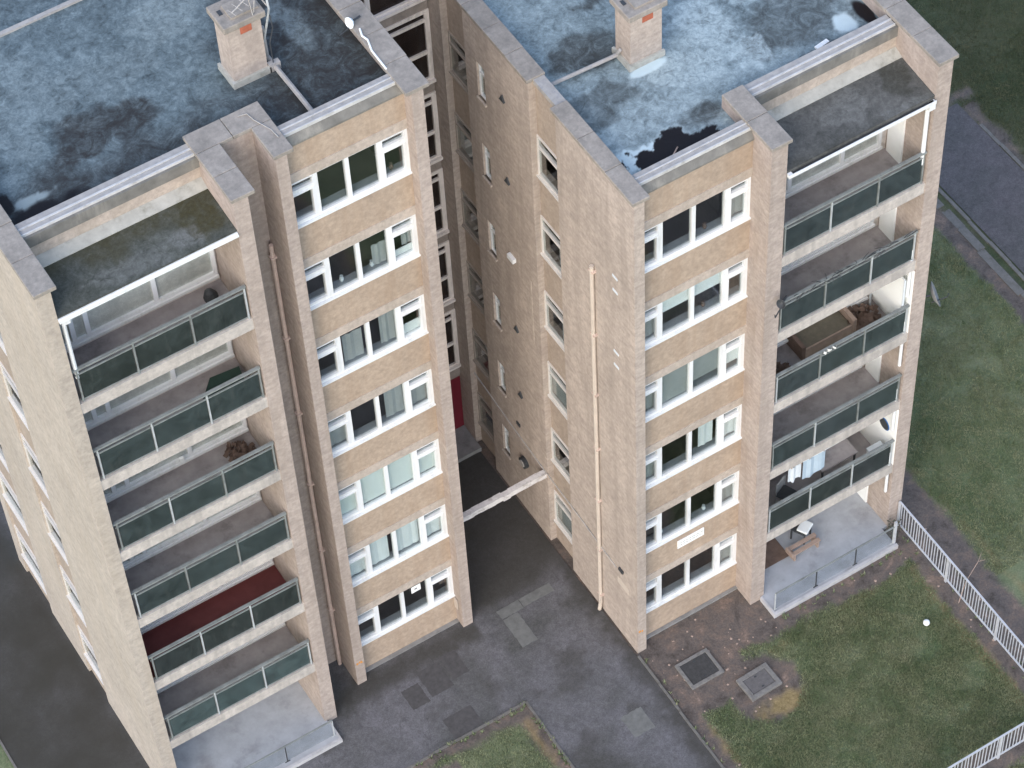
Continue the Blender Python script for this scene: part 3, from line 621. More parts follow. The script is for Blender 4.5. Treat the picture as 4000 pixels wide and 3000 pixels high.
felt(cn, M_canR, x0 + 0.005, x1 - 0.005, YRB + 0.022, YW - 0.15, lambda x, y: 16.192 + (y - YRB) * 0.14 / 1.45, 0.04, {
    'dark': lambda x, y: mx(ell(x, y, 18.4, -2.5, 0.4, 0.5, 0.8, 51, 3), sstep(0.2, -0.1, np.minimum(x - x0, y - YRB) - 0.1 + 0.5 * (fbm(x * 3, y * 3, 52) - 0.5)) * 0.6),
    'pale': lambda x, y: mx(ell(x, y, 17.0, -2.7, 0.5, 0.4, 1.0, 53, 3) * 0.4, sstep(0.1, 0.02, y - YRB - 0.12 + 0.2 * (fbm(x * 6, y * 6, 54) - 0.5)) * (x > 17.5) * 0.4), 'silt': lambda x, y: 0 * x, 'wet': lambda x, y: 0 * x}, 'canopy_felt')
part('gutter', MB().box(x0 + 0.02, x1 - 0.02, YRB - 0.08, YRB - 0.065, 16.03, 16.13).box(x0 + 0.02, x1 - 0.02, YRB - 0.065, YRB + 0.018, 16.03, 16.05).box(x0 + 0.02, x0 + 0.12, YRB - 0.065, YRB + 0.018, 16.05, 16.12), M_white, cn)
part('gutter_silt', B(x0 + 0.12, x1 - 0.05, YRB - 0.064, YRB + 0.017, 16.05, 16.08), M_dark, cn)
fl = MB(); fl.v = [(x0, YW - 0.27, 16.325), (x1, YW - 0.27, 16.325), (x1, YW - 0.022, 16.42), (x0, YW - 0.022, 16.42), (x0, YW - 0.27, 16.325 - 0.06), (x1, YW - 0.27, 16.325 - 0.06), (x1, YW - 0.022, 16.325 - 0.06), (x0, YW - 0.022, 16.325 - 0.06)]; fl.f = [(0, 1, 2, 3), (4, 7, 6, 5), (0, 4, 5, 1), (1, 5, 6, 2), (2, 6, 7, 3), (3, 7, 4, 0)]
part('flashing', fl, M_flash, cn)
for k in range(6):
    z = FB + H * (k - 1) if k else 0.12
    if k: balcony(Rb, x0, x1, YRB, YW, z, M_balfloor, {1: M_panel2, 5: M_panel}.get(k, M_panel), postsR)
    balcony_window(Rb, x0 + 0.02, 18.60, YW - 0.01, z, [16.15, 17.55], M_net)
    if k not in (1, 3):
        part('cupboard_door', B(18.735, 18.777, -2.5, -1.98, z + 0.02, z + 1.95), M_whitewall, Rb)
    else:
        part('painted_side_panel', B(18.76, 18.777, -3.33, -1.96, z + 0.02, z + 2.45), M_whitewall, Rb, label='side wall of the balcony painted white')
rooms(Rb, x0, x1, YW + 0.2, -0.6, 6)
part('downpipe', MB().tube([(18.69, YRB + 0.1, 16.05), (18.69, YRB + 0.1, 14.0)], 0.05).box(18.6, 18.76, YRB - 0.06, YRB + 0.1, 15.85, 16.08), M_white, Rb)
for z in (11.3, 8.7, 6.1, 3.5): part('downpipe', MB().tube([(18.69, YRB + 0.1, z - 0.2), (18.69, YRB + 0.1, z - 1.9)], 0.04), M_white, Rb)
# long cream pipe, short pipe, cable, vents, lamps and marks on the side wall
part('downpipe', MB().tube([(XS - 0.06, -1.42, 13.6), (XS - 0.06, -1.42, 10.4), (XS - 0.06, -1.43, 7.0), (XS - 0.06, -1.42, 0.35), (XS - 0.10, -1.42, 0.05)], 0.052), M_cream, Rb)
for z in (13.4, 11.2, 9.0, 6.9, 4.8, 2.7, 0.7): part('pipe_bracket', B(XS - 0.10, XS, -1.50, -1.34, z, z + 0.05), M_pinkpipe, Rb)
part('painted_streak', MB().box(XS - 0.012, XS, 1.29, 1.36, 7.9, 10.2), M_lintel, Rb)
part('cable', MB().tube([(XS - 0.015, 4.4, 3.33), (XS - 0.015, 2.6, 3.1), (XS - 0.015, 1.1, 2.97), (XS - 0.02, -0.6, 2.9), (XS - 0.015, -2.1, 2.75)], 0.018, 6), M_whited, Rb)
vent = MB(); vent.v = [(XS, 2.00, 0), (XS, 2.19, 0), (XS, 2.10, 0.17), (XS - 0.05, 2.00, 0), (XS - 0.05, 2.19, 0), (XS - 0.03, 2.10, 0.17)]; vent.f = [(0, 1, 2), (3, 5, 4), (0, 3, 4, 1), (1, 4, 5, 2), (2, 5, 3, 0)]; vent = vent.mesh('vent', M_dark)
for z in (15.55, 12.87, 7.55, 4.95): put('vent', vent, Rb, (0, 0, z))
part('vent', B(XS - 0.09, XS, 1.95, 2.2, 10.2, 10.34), M_white, Rb, label='white vent cowl with a tilted lid')
part('vent', B(XS - 0.03, XS, 2.22, 2.38, 3.5, 3.6), M_dark, Rb)
lamp = part('wall_lamp', MB().tube([(XS, 2.08, 2.2), (XS - 0.10, 2.08, 2.2)], 0.17, 14), M_dark, Rb)
part('lamp_lens', MB().tube([(XS - 0.10, 2.08, 2.2), (XS - 0.125, 2.08, 2.2)], 0.11, 12), M_whited, lamp)
for z in (14.03, 13.56, 11.43, 10.95): part('wall_tie_plate', B(XS - 0.012, XS, -2.35, -2.16, z - 0.035, z + 0.035), M_cloth, Rb)
part('spray_mark', B(XS - 0.004, XS, -2.62, -2.14, 2.16, 2.40), M_cream, Rb, label='cream painted patch low on the side wall')
part('spray_mark', MB().box(11.52, 11.58, YR - 0.004, YR, 0.92, 1.0).box(11.6, 11.64, YR - 0.004, YR, 0.9, 0.97), M_orange, Rb)
part('meter_box', B(XS - 0.05, XS, -2.42, -2.24, 2.85, 2.95), M_dark, Rb)
chimney(Rb, 13.62, 14.40, 0.38, 0.95, ZRF, 18.4)
part('roof_pipe', MB().tube([(13.55, 0.80, ZRF + 0.12), (11.88, 0.86, ZRF + 0.12)], 0.045).tube([(13.56, 0.82, ZRF + 0.1), (13.57, 0.7, ZRF + 0.35)], 0.04), M_whited, Rb)

# =================================================================== stair tower
T = thing('stair_tower', 'glazed stair tower with cream window frames squeezed in the gap between the two brick blocks', 'stair tower', (0, 0, 0))
tx0, tx1, ty = 8.57, 11.47, 5.2
part('wall', MB().box(tx0, tx0 + 0.2, ty + 0.25, 9, 0, 21.4).box(tx1 - 0.2, tx1, ty + 0.25, 9, 0, 21.4).box(tx0, tx1, 9, 9.2, 0, 21.4), M_brick, T)
part('roof', B(tx0 - 0.05, tx1 + 0.05, ty - 0.05, 9.25, 21.4, 21.6), M_coping, T)
M_stfr = simple('cream_stair_frames', (0.76, 0.69, 0.63), 0.6, 0.1, 4, 0.3, (0.35, 0.31, 0.28), True)
M_stsp = wall_mat('stair_spandrel', (0.33, 0.29, 0.26), (1, 1, 1), brick=False)
prevz = 2.36
for k in range(7):
    z0, z1 = 2.9 + H * k, 5.12 + H * k
    part('spandrel', B(tx0, tx1, ty - 0.02, ty + 0.2, prevz, z0 - 0.06), M_stsp, T)
    fr = MB().box(tx0, tx1, ty - 0.05, ty + 0.08, z0, z0 + 0.08).box(tx0, tx1, ty - 0.05, ty + 0.08, z1 - 0.1, z1)
    xs = [(tx0, tx0 + 0.09), (9.95, 10.07), (tx1 - 0.12, tx1)]
    for a, b_ in xs: fr.box(a, b_, ty - 0.055, ty + 0.08, z0 + 0.08, z1 - 0.1)
    for a, b_ in ((xs[0][1], xs[1][0]), (xs[1][1], xs[2][0])):
        fr.box(a, b_, ty - 0.05, ty + 0.08, z0 + 0.85, z0 + 0.95).box(a, b_, ty - 0.05, ty + 0.08, z1 - 0.36, z1 - 0.27)
    w = part('window', fr, M_stfr, T)
    for a, b_ in ((xs[0][1], xs[1][0]), (xs[1][1], xs[2][0])):
        for q0, q1 in ((z0 + 0.08, z0 + 0.85), (z0 + 0.95, z1 - 0.36), (z1 - 0.27, z1 - 0.1)):
            part('pane', B(a, b_, ty, ty + 0.01, q0, q1), M_stairglass, w)
    part('sill', B(tx0, tx1, ty - 0.12, ty - 0.05, z0 - 0.06, z0 + 0.02), M_stfr, w)
    prevz = z1
part('spandrel', B(tx0, tx1, ty - 0.02, ty + 0.2, prevz, 21.4), M_stsp, T)
inn = MB()
for k in range(8): inn.box(tx0 + 0.2, tx1 - 0.2, ty + 0.3, 9, 2.5 + H * k, 2.6 + H * k)
part('interior', inn, M_room, T)
part('door_panel', B(9.4, tx1, ty + 0.02, ty + 0.12, 0.15, 2.36), M_red, T, label='dark red entrance door panel')
part('door_frame', B(tx0, 9.4, ty + 0.0, ty + 0.2, 0.0, 2.36), M_stfr, T)
part('doorstep', MB().box(9.3, tx1, 4.35, ty + 0.1, 0, 0.15), M_conc, T)

bm_ = MB()
for i in range(14):
    a = 8.55 + i * (XS - 8.55) / 14; b_ = 8.55 + (i + 1) * (XS - 8.55) / 14
    d = random.uniform(-0.012, 0.012)
    bm_.box(a, b_, 1.05 + d, 1.20 + d, 2.72 + d, 2.90 + d * 0.5)
M_peel = simple('peeling_white_paint', (0.66, 0.64, 0.63), 0.7, 0.2, 6, 0.3, (0.16, 0.12, 0.10))
tag(part('cross_beam', bm_, M_peel, None), 'peeling white beam spanning the passage between the two brick blocks', 'beam')

# =================================================================== ground
def grid(name, m, x0, x1, y0, y1, st, zf, attrs, label=None):
    nx, ny = int((x1 - x0) / st) + 1, int((y1 - y0) / st) + 1
    X, Y = np.meshgrid(np.linspace(x0, x1, nx), np.linspace(y0, y1, ny)); X = X.ravel(); Y = Y.ravel()
    Z = zf(X, Y) if callable(zf) else np.full_like(X, zf)
    idx = np.arange(nx * ny).reshape(ny, nx)
    F = np.stack([idx[:-1, :-1], idx[:-1, 1:], idx[1:, 1:], idx[1:, :-1]], -1).reshape(-1, 4)
    me = bpy.data.meshes.new(name); me.vertices.add(len(X)); me.vertices.foreach_set('co', np.stack([X, Y, Z], -1).astype(np.float32).ravel())
    me.loops.add(F.size); me.loops.foreach_set('vertex_index', F.ravel().astype(np.int32))
    me.polygons.add(len(F)); me.polygons.foreach_set('loop_start', np.arange(0, F.size, 4, dtype=np.int32)); me.polygons.foreach_set('loop_total', np.full(len(F), 4, np.int32))
    me.update(); me.validate()
    for an, fn in attrs.items():
        a = me.attributes.new(an, 'FLOAT', 'POINT'); a.data.foreach_set('value', fn(X, Y).astype(np.float32))
    me.materials.append(m); o = put(name, me); o['kind'] = 'structure'
    if label: o['label'] = label
    return o

def soil(x, y):
    n = fbm(x * 1.6, y * 1.6, 3) - 0.5; n2 = fbm(x * 6, y * 6, 9) - 0.5
    w = n * 0.7 + n2 * 0.35
    s = np.zeros_like(x)
    def add(d, soft=0.16): # d>0 inside soil
        nonlocal s; s = np.maximum(s, sstep(-soft, soft, d + w * 0.55))
    add(np.minimum(np.minimum(x - 11.3, 13.75 - x + (y + 4.2) * 0.25), y + 5.35))          # bed at the corner of the right block
    add(0.42 - np.abs(x - 11.42 - 0.0) - 0.0 + np.where(y < -5, 0.0, 0.2))                       # edge of the path
    add(0.95 - np.hypot((x - 13.55) * 1.0, (y + 5.45) * 1.0))                              # round bed with second manhole
    add(np.where((x > 13.3) & (x < 19.4), y + 4.48 - 0.1 * np.sin(x), -1))                   # strip before the patio
    add(0.45 - np.abs(x - 19.1)); add(np.where(y < -1.5, 0.5 - np.abs(x - 19.8) + 0.02 * (y + 4), -1))
    add(np.where(y < -9.7, 0.4, -1.0) - np.abs(y + 10.1) * 0.9)
    add(np.where(x < 8.6, 0.35 - np.abs(x - 8.42), -1)); add(np.where(x < 8.6, 0.36 - np.abs(y + 2.67), -1)); 
    add(np.where(x < 6.2, 0.3 + (6.2 - x) * 0.2 - np.abs(y + 3.3), -1))
    add(0.4 - np.abs(x - 26.0) * 1.2); add(np.where((x > 26) & (y < 7), 0.2 - np.abs(x - 29.15), -1)); add(np.where((x > 26) & (x < 29.6), 0.15 - np.abs(y - 7.4), -1))
    add(0.3 - np.abs(x - 19.3) )
    return s
def dry(x, y):
    n = fbm(x * 3, y * 3, 5) - 0.5
    d = sstep(-0.15, 0.2, 0.42 - np.hypot((x - 13.6) / 1.25, (y + 6.12) / 0.65) + n * 0.6)
    e = sstep(0.0, 0.3, 0.22 - np.abs(x - 18.55) + n * 0.5) * (y < -4.6) * 0.75
    e2 = sstep(0.0, 0.3, 0.16 - np.abs(y + 4.72) + n * 0.5) * (x > 14.2) * (x < 18.8) * 0.6
    e3 = sstep(0.0, 0.3, 0.16 - np.abs(x - 11.85) + n * 0.5) * (y < -5.6) * 0.8
    e4 = sstep(0.0, 0.3, 0.15 - np.abs(x - 8.12) + n * 0.5) * (y < -3.0) * (x < 8.5) * 0.8
    e5 = sstep(0.0, 0.3, 0.2 - np.abs(x - 20.5) + n * 0.6) * (y < 2) * 0.5
    return np.clip(np.maximum.reduce([d, e, e2, e3, e4, e5]), 0, 1)
def gz(x, y): return 0.03 * (fbm(x * 0.8, y * 0.8, 2) - 0.5) - 0.012 + 0.02 * (fbm(x * 5, y * 5, 8) - 0.5) * soil(x, y)
tag(put('ground', B(-400, 400, -400, 400, -0.4, -0.08).mesh('ground', M_turf)), None, None, kind='structure')
AT = {'soil': soil, 'dry': dry}
grid('lawn', M_turf, 11.43, 26.0, -16, 14, 0.07, gz, AT)
grid('lawn', M_turf, 2.0, 8.42, -10, -2.68, 0.07, gz, AT)
grid('lawn', M_turf_dark, 26.0, 40, -10, 22, 0.14, gz, AT)
def moss_and_shade(x, y):
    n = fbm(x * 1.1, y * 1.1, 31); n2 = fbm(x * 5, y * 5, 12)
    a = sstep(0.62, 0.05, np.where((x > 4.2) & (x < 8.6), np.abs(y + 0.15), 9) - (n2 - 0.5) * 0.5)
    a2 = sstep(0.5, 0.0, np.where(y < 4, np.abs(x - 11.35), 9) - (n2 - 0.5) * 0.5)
    g = sstep(-0.3, 0.5, y + (n - 0.5)) * (x > 8.4) * 0.75  # passage between the blocks: moss, with its shade painted in as well
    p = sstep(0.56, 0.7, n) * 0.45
    l = sstep(0.6, -0.4, x) * (0.62 + 0.45 * n)  # asphalt tinted darker towards the left
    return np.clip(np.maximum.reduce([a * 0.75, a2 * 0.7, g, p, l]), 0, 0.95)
AM = {'moss_and_shade': moss_and_shade}
grid('path', M_asph, -2.86, 11.43, -2.64, 9, 0.1, 0.012, AM)
grid('path', M_asph, -7.0, 11.43, 9, 26, 0.3, 0.012, AM); grid('path', M_asph, -7.0, -2.86, 5.2, 9, 0.3, 0.012, AM)
grid('path', M_asph, 8.44, 11.42, -18, -2.64, 0.1, 0.012, AM)
grid('path', M_asph, -2.86, 2.0, -12, -2.64, 0.15, 0.012, AM)
zero = {'moss_and_shade': lambda x, y: 0 * x}
grid('road', M_road, 26.72, 28.95, -40, 7.2, 0.5, 0.012, zero)
grid('pavement', M_road, 19.0, 45.0, -40.0, -10.35, 1.0, 0.02, zero)
def ribbon(name, m, pts, w, h, n=0.015, z0=-0.05):
    mb = MB()
    for (ax, ay), (bx, by) in zip(pts, pts[1:]):
        Ln = math.hypot(bx - ax, by - ay); k = max(1, int(Ln / 0.9)); dx, dy = (bx - ax) / Ln, (by - ay) / Ln
        for i in range(k):
            s0, s1 = i * Ln / k + 0.004, (i + 1) * Ln / k - 0.004; o = random.uniform(-n, n); hh = h + random.uniform(-n, n) * 0.5
            c = [(ax + dx * s + (-dy) * (q * w / 2 + o), ay + dy * s + dx * (q * w / 2 + o)) for s, q in ((s0, -1), (s1, -1), (s1, 1), (s0, 1))]
            o_ = len(mb.v); mb.v += [(x, y, z0) for x, y in c] + [(x, y, hh) for x, y in c]
            mb.f += [tuple(o_ + j for j in q) for q in ((0, 3, 2, 1), (4, 5, 6, 7), (0, 1, 5, 4), (1, 2, 6, 5), (2, 3, 7, 6), (3, 0, 4, 7))]
    return mb
def kerb(pts, w=0.06, h=0.035, m=M_stone):
    o = put('kerb', ribbon('kerb', m, pts, w, h).mesh('kerb', m)); o['kind'] = 'structure'; return o
kerb([(2.0, -2.66), (8.43, -2.66)]); kerb([(8.43, -2.66), (8.43, -18)]); kerb([(11.44, -3.08), (11.44, -18)])
kerb([(26.62, -40), (26.62, 7.2)], 0.10, 0.03); kerb([(29.02, -40), (29.02, 6.2)], 0.10, 0.03); kerb([(-2.88, -12), (-2.88, 5.2)], 0.05, 0.03)
vg = ribbon('verge', M_patchl, [(26.28, -40), (26.28, 6.2)], 0.24, 0.006, 0.05)
tag(put('verge_paving', vg.mesh('verge_paving', M_stone)), None, None, kind='structure')
def slab(name, x0, x1, y0, y1, m, z=0.02, rot=0):
    mb = MB(); n = 10; pts = []
    for (ax, ay), (bx, by) in zip([(x0, y0), (x1, y0), (x1, y1), (x0, y1)], [(x1, y0), (x1, y1), (x0, y1), (x0, y0)]):
        for i in range(n): t_ = i / n; pts.append((ax + (bx - ax) * t_ + random.uniform(-.012, .012), ay + (by - ay) * t_ + random.uniform(-.012, .012)))
    k = len(pts); mb.v = [(x, y, z) for x, y in pts] + [(x, y, -0.02) for x, y in pts]; mb.f = [tuple(range(k))] + [(i, (i + 1) % k, k + (i + 1) % k, k + i) for i in range(k)]
    return tag(put(name, mb.mesh(name, m)), None, None, kind='structure')
slab('paving_slab', 9.20, 9.83, -0.33, -0.06, M_patchl); slab('paving_slab', 9.85, 10.75, -0.31, -0.05, M_patchl, 0.018)
slab('paving_slab', 9.20, 9.64, -1.30, -0.36, M_patchl, 0.016)
slab('tarmac_patch', 6.46, 7.26, -2.60, -1.98, M_patchd, 0.017); slab('tarmac_patch', 10.12, 10.70, -4.96, -4.30, M_patchl, 0.016)
slab('tarmac_patch', 7.30, 7.75, -1.15, -0.42, M_patchd, 0.0145); slab('tarmac_patch', 6.60, 7.22, -1.30, -0.50, M_patchd, 0.0145); slab('tarmac_patch', 6.02, 6.5, -1.36, -0.75, M_patchd, 0.0145)
# patios
pl = tag(put('patio', MB().box(0.157, 4.08, -1.10, 0.95, -0.05, 0.12).mesh('patio', M_patio)), None, None, kind='structure')
tag(put('patio_edge', MB().box(0.157, 4.13, -1.18, -1.10, -0.05, 0.135).box(4.08, 4.13, -1.10, -0.55, -0.05, 0.135).mesh('patio_edge', M_patioedge)), None, None, kind='structure')
tag(put('patio', MB().box(14.995, 18.777, -3.354, YW, -0.05, 0.12).box(14.94, 18.62, -3.92, -3.354, -0.05, 0.12).mesh('patio', M_patio)), None, None, kind='structure')
tag(put('patio_edge', MB().box(14.88, 18.66, -4.0, -3.92, -0.05, 0.14).box(14.88, 14.94, -3.92, -3.37, -0.05, 0.14).mesh('patio_edge', M_patioedge)), None, None, kind='structure')
tag(put('plinth', MB().box(11.75, 14.6, -2.78, -2.70, -0.05, 0.05).mesh('plinth', M_conc)), None, None, kind='structure')
tag(put('plinth', MB().box(5.5, 8.27, 0.2, 0.31, -0.05, 0.035).mesh('plinth', M_conc)), None, None, kind='structure')

# grass blades
def blades(name, x0, x1, y0, y1, n, bm_=None):
    x = rng.uniform(x0, x1, n); y = rng.uniform(y0, y1, n)
    keep = rng.random(n) > np.clip(soil(x, y) * 1.15, 0, 1)
    keep &= (fbm(x * 2.2, y * 2.2, 40) + rng.random(n) * 0.5) > 0.55
    x, y = x[keep], y[keep]; k = len(x)
    a = rng.uniform(0, 6.28, k); w = rng.uniform(0.006, 0.014, k); hgt = rng.uniform(0.02, 0.075, k) * (0.6 + 0.9 * fbm(x * 1.5, y * 1.5, 41)); l = rng.uniform(0.01, 0.05, k); b_ = rng.uniform(0, 6.28, k)
    z = gz(x, y)
    P0 = np.stack([x - np.cos(a) * w, y - np.sin(a) * w, z], -1); P1 = np.stack([x + np.cos(a) * w, y + np.sin(a) * w, z], -1); P2 = np.stack([x + np.cos(b_) * l, y + np.sin(b_) * l, z + hgt], -1)
    V = np.stack([P0, P1, P2], 1).reshape(-1, 3)
    me = bpy.data.meshes.new(name); me.vertices.add(3 * k); me.vertices.foreach_set('co', V.astype(np.float32).ravel())
    me.loops.add(3 * k); me.loops.foreach_set('vertex_index', np.arange(3 * k, dtype=np.int32)); me.polygons.add(k)
    me.polygons.foreach_set('loop_start', np.arange(0, 3 * k, 3, dtype=np.int32)); me.polygons.foreach_set('loop_total', np.full(k, 3, np.int32)); me.update(); me.validate()
    me.materials.append(bm_ or M_blade)
    return tag(put(name, me), 'short mown lawn grass growing between the building and the fences', 'grass', kind='stuff')
blades('grass', 11.5, 19.0, -10.8, -3.4, 230000)
tag(blades('grass', 19.4, 26.0, -6, 9, 190000), 'rough grass on the strip between the right block and the road', 'grass')
tag(blades('grass', 29.0, 34, 2, 12, 70000, M_blade_dark), 'dark grass beyond the far side of the road', 'grass')
tag(blades('grass', 4.0, 8.4, -5.5, -2.7, 22000), 'small patch of grass enclosed by the path in front of the taller block', 'grass')
# scattered stones and litter in the bare soil
peb = MB(); 
for i in range(170):
    x, y = rng.uniform(11.5, 19.6), rng.uniform(-7.5, -2.9)
    if soil(np.array([x]), np.array([y]))[0] < 0.6 or (14.8 < x < 18.7 and y > -4.05): continue
    s = rng.uniform(0.012, 0.05); z = float(gz(np.array([x]), np.array([y]))[0]); o = len(peb.v)
    peb.v += [(x + s * math.cos(q) * rng.uniform(.6, 1.1), y + s * math.sin(q) * rng.uniform(.6, 1.1), z) for q in (0, 1.3, 2.5, 3.8, 5.1)] + [(x, y, z + s * 0.5)]
    peb.f += [(o + i_, o + (i_ + 1) % 5, o + 5) for i_ in range(5)]
tag(put('pebbles', peb.mesh('pebbles', M_wood)), 'small stones and rubble scattered over the bare soil by the right block', 'rubble', kind='stuff')

wd = MB()
for i in range(150):
    q = i % 5
    if q == 0: x, y = 11.47 + random.uniform(-.05, .10), random.uniform(-10, -3.2)
    elif q == 1: x, y = random.uniform(14.8, 18.7), -4.05 + random.uniform(-.18, .02)
    elif q == 2: x, y = random.uniform(5.0, 8.4), -2.70 + random.uniform(-.12, .03)
    elif q == 3: x, y = 8.42 + random.uniform(-.10, .04), random.uniform(-5, -2.7)
    else: x, y = 19.06 + random.uniform(-.15, .15), random.uniform(-10, -3.6)
    for j in range(random.randint(4, 12)):
        a = random.uniform(0, 6.28); h_ = random.uniform(.03, .12); w_ = random.uniform(.008, .018); l_ = random.uniform(.02, .10)
        wd.poly([(x - w_ * math.sin(a), y + w_ * math.cos(a), 0.0), (x + w_ * math.sin(a), y - w_ * math.cos(a), 0.0), (x + l_ * math.cos(a), y + l_ * math.sin(a), h_)])
tag(put('weeds', wd.mesh('weeds', M_blade)), 'straggling weeds along the kerbs, the patio edge and the foot of the fence', 'weeds', kind='stuff')
# =================================================================== things
# fences
def fence(name, label, p0, p1, sections):
    (ax, ay), (bx, by) = p0, p1
    Ln = math.hypot(bx - ax, by - ay); ang = math.atan2(by - ay, bx - ax)
    f = thing(name, label, 'fence', (ax, ay, 0), 'pale metal fences round the lawn', ang)
    part('rail', B(0, Ln, -0.022, 0.022, 1.01, 1.045), M_fence, f); part('rail', B(0, Ln, -0.018, 0.018, 0.10, 0.135), M_fence, f)
    n = int(Ln / 0.105); bar = B(-0.009, 0.009, -0.009, 0.009, 0.135, 1.01).mesh('baluster', M_fence); flat = B(-0.035, 0.035, -0.02, 0.02, -0.05, 1.01).mesh('post', M_fence)
    for i in range(1, n):
        if i % sections == 0: put('post', flat, f, (i * Ln / n, 0, 0))
        else: put('baluster', bar, f, (i * Ln / n, 0, 0), (random.uniform(-.012, .012), random.uniform(-.012, .012), 0))
    for x in (0.0, Ln): put('post', flat, f, (x, 0, 0))
    return f
fence('metal_fence', 'pale grey metal bar fence starting at the end wall of the shorter block', (19.07, -3.42), (19.03, -10.12), 19)
fence('metal_fence', 'pale grey metal bar fence crossing the lower right corner beside the grey pavement', (18.98, -10.14), (13.4, -10.16), 18)
tag(put('fence_corner_post', B(18.99, 19.07, -10.2, -10.12, -0.05, 1.06).mesh('fence_corner_post', M_fence)), 'square corner post where the two pale metal fences meet', 'post')
# manholes
def manhole(label, x0, x1, y0, y1, fw_, cm, fm, grooves=True):
    t_ = thing('manhole', label, 'manhole', ((x0 + x1) / 2, (y0 + y1) / 2, 0), 'manholes in the bare soil'); hx, hy = (x1 - x0) / 2, (y1 - y0) / 2
    part('frame', MB().box(-hx, hx, -hy, -hy + fw_, -0.05, 0.045).box(-hx, hx, hy - fw_, hy, -0.05, 0.045).box(-hx, -hx + fw_, -hy + fw_, hy - fw_, -0.05, 0.045).box(hx - fw_, hx, -hy + fw_, hy - fw_, -0.05, 0.045), fm, t_, bev=0.008)
    c = MB().box(-hx + fw_ + 0.008, hx - fw_ - 0.008, -hy + fw_ + 0.008, hy - fw_ - 0.008, -0.04, 0.03)
    if grooves:
        for i in range(7):
            x = -hx + fw_ + 0.05 + i * (2 * hx - 2 * fw_ - 0.1) / 6.5; c.box(x, x + 0.03, -hy + fw_ + 0.05, hy - fw_ - 0.05, 0.03, 0.036)
    cv = part('cover', c, cm, t_)
    part('keyhole', MB().box(-0.03, 0.03, -hy + fw_ + 0.06, -hy + fw_ + 0.09, 0.03, 0.041).box(-0.03, 0.03, hy - fw_ - 0.09, hy - fw_ - 0.06, 0.03, 0.041), M_dark, cv)
    return t_
manhole('square manhole with a black cover and pale frame in the bare soil', 12.03, 12.97, -4.60, -3.80, 0.085, M_manhole, M_stone2)
m2 = manhole('square manhole with a grey cover on the round bed in the lawn', 13.05, 13.95, -5.67, -4.97, 0.12, M_manhole2, M_stone2, False); m2.rotation_euler = (0, 0, 0.03); m2.location.z = 0.04
# football
bm = bmesh.new(); bmesh.ops.create_icosphere(bm, subdivisions=3, radius=0.085); me = bpy.data.meshes.new('ball'); bm.to_mesh(me); bm.free(); me.materials.append(M_whitewall)
for p in me.polygons: p.use_smooth = True
tag(put('ball', me, None, (17.9, -6.2, 0.09)), 'small white ball lying on the lawn near the fence', 'ball')
# aerial
A = thing('tv_aerial', 'spindly grey aerial on a bent mast strapped to the chimney of the taller block', 'aerial', (6.44, 2.55, 20.2))
part('mast', MB().tube([(0, 0, -0.25), (0.10, -0.16, 0.55), (0.13, -0.18, 0.75), (0.16, 0.02, 1.5), (0.16, 0.02, 1.9)], 0.024, 8), M_galv, A)
part('boom', MB().tube([(-0.62, -0.12, 1.02), (0.16, 0.0, 1.35)], 0.016, 6).tube([(0.13, -0.18, 0.78), (0.02, 0.1, 1.05)], 0.014, 6), M_whited, A)
for i in range(6):
    t_ = i / 5; c = Vector((-0.62, -0.12, 1.02)).lerp(Vector((0.05, -0.02, 1.30)), t_); l = 0.11 + 0.03 * i
    part('element', MB().tube([c + Vector((0.3 * l, -l, 0.0)), c + Vector((-0.3 * l, l, 0.0))], 0.007, 5), M_whited, A)
part('stay', MB().tube([(0.16, 0.02, 1.6), (-0.1, 0.25, 0.75)], 0.012, 5).tube([(-0.25, -0.25, 0.86), (-0.30, -0.22, 1.6)], 0.012, 5).tube([(-0.20, -0.20, 0.86), (-0.06, -0.15, 1.6)], 0.012, 5), M_whited, A)
part('cable', MB().tube([(0.12, -0.2, 0.6), (0.12, -0.26, 0.3), (0.02, -0.24, -0.1), (0.05, -0.2, -0.7)], 0.012, 5), M_dark, A)
# satellite dishes
def dish(label, loc, rz, r=0.3, m=M_conc, tilt=0.35, arm=0.35):
    t_ = thing('satellite_dish', label, 'satellite dish', loc, 'satellite dishes on the two blocks', rz); mb = MB(); n = 20; rings = 5
    mb.v.append((0, 0, 0))
    for j in range(1, rings + 1):
        q = j / rings
        for i in range(n): a = i * 2 * math.pi / n; mb.v.append((r * q * math.cos(a), -0.10 * q * q, r * 1.1 * q * math.sin(a)))
    for i in range(n): mb.f.append((0, 1 + i, 1 + (i + 1) % n))
    for j in range(rings - 1):
        for i in range(n): a = 1 + j * n + i; b_ = 1 + j * n + (i + 1) % n; mb.f.append((a, b_, b_ + n, a + n))
    d = part('reflector', mb, m, t_); d.rotation_euler = (-tilt, 0, 0)
    sm = d.modifiers.new('solid', 'SOLIDIFY'); sm.thickness = 0.012
    part('feed_arm', MB().tube([(0, -0.02, -r * 0.9), (0, -0.38, -0.12), (0, -0.40, 0.0)], 0.014, 6), M_dark, t_)
    part('bracket', MB().tube([(0, 0.02, 0), (0, arm * 0.6, -0.02), (0, arm, -0.02)], 0.025, 6), M_dark, t_)
    return t_
dish('grey satellite dish sticking out of the end wall of the shorter block above the lawn', (19.52, -3.15, 8.75), math.radians(90 - 25), 0.30, M_conc)
dish('dark satellite dish on the pier at the left end of the shorter block balconies', (14.93, -3.55, 12.15), math.radians(-60), 0.11, M_dark, 0.3, 0.2)
d3 = dish('white round dish on the roof parapet of the taller block near the stair tower', (8.22, 2.15, 19.84), math.radians(-75), 0.12, M_net, 0.15, 0.2)
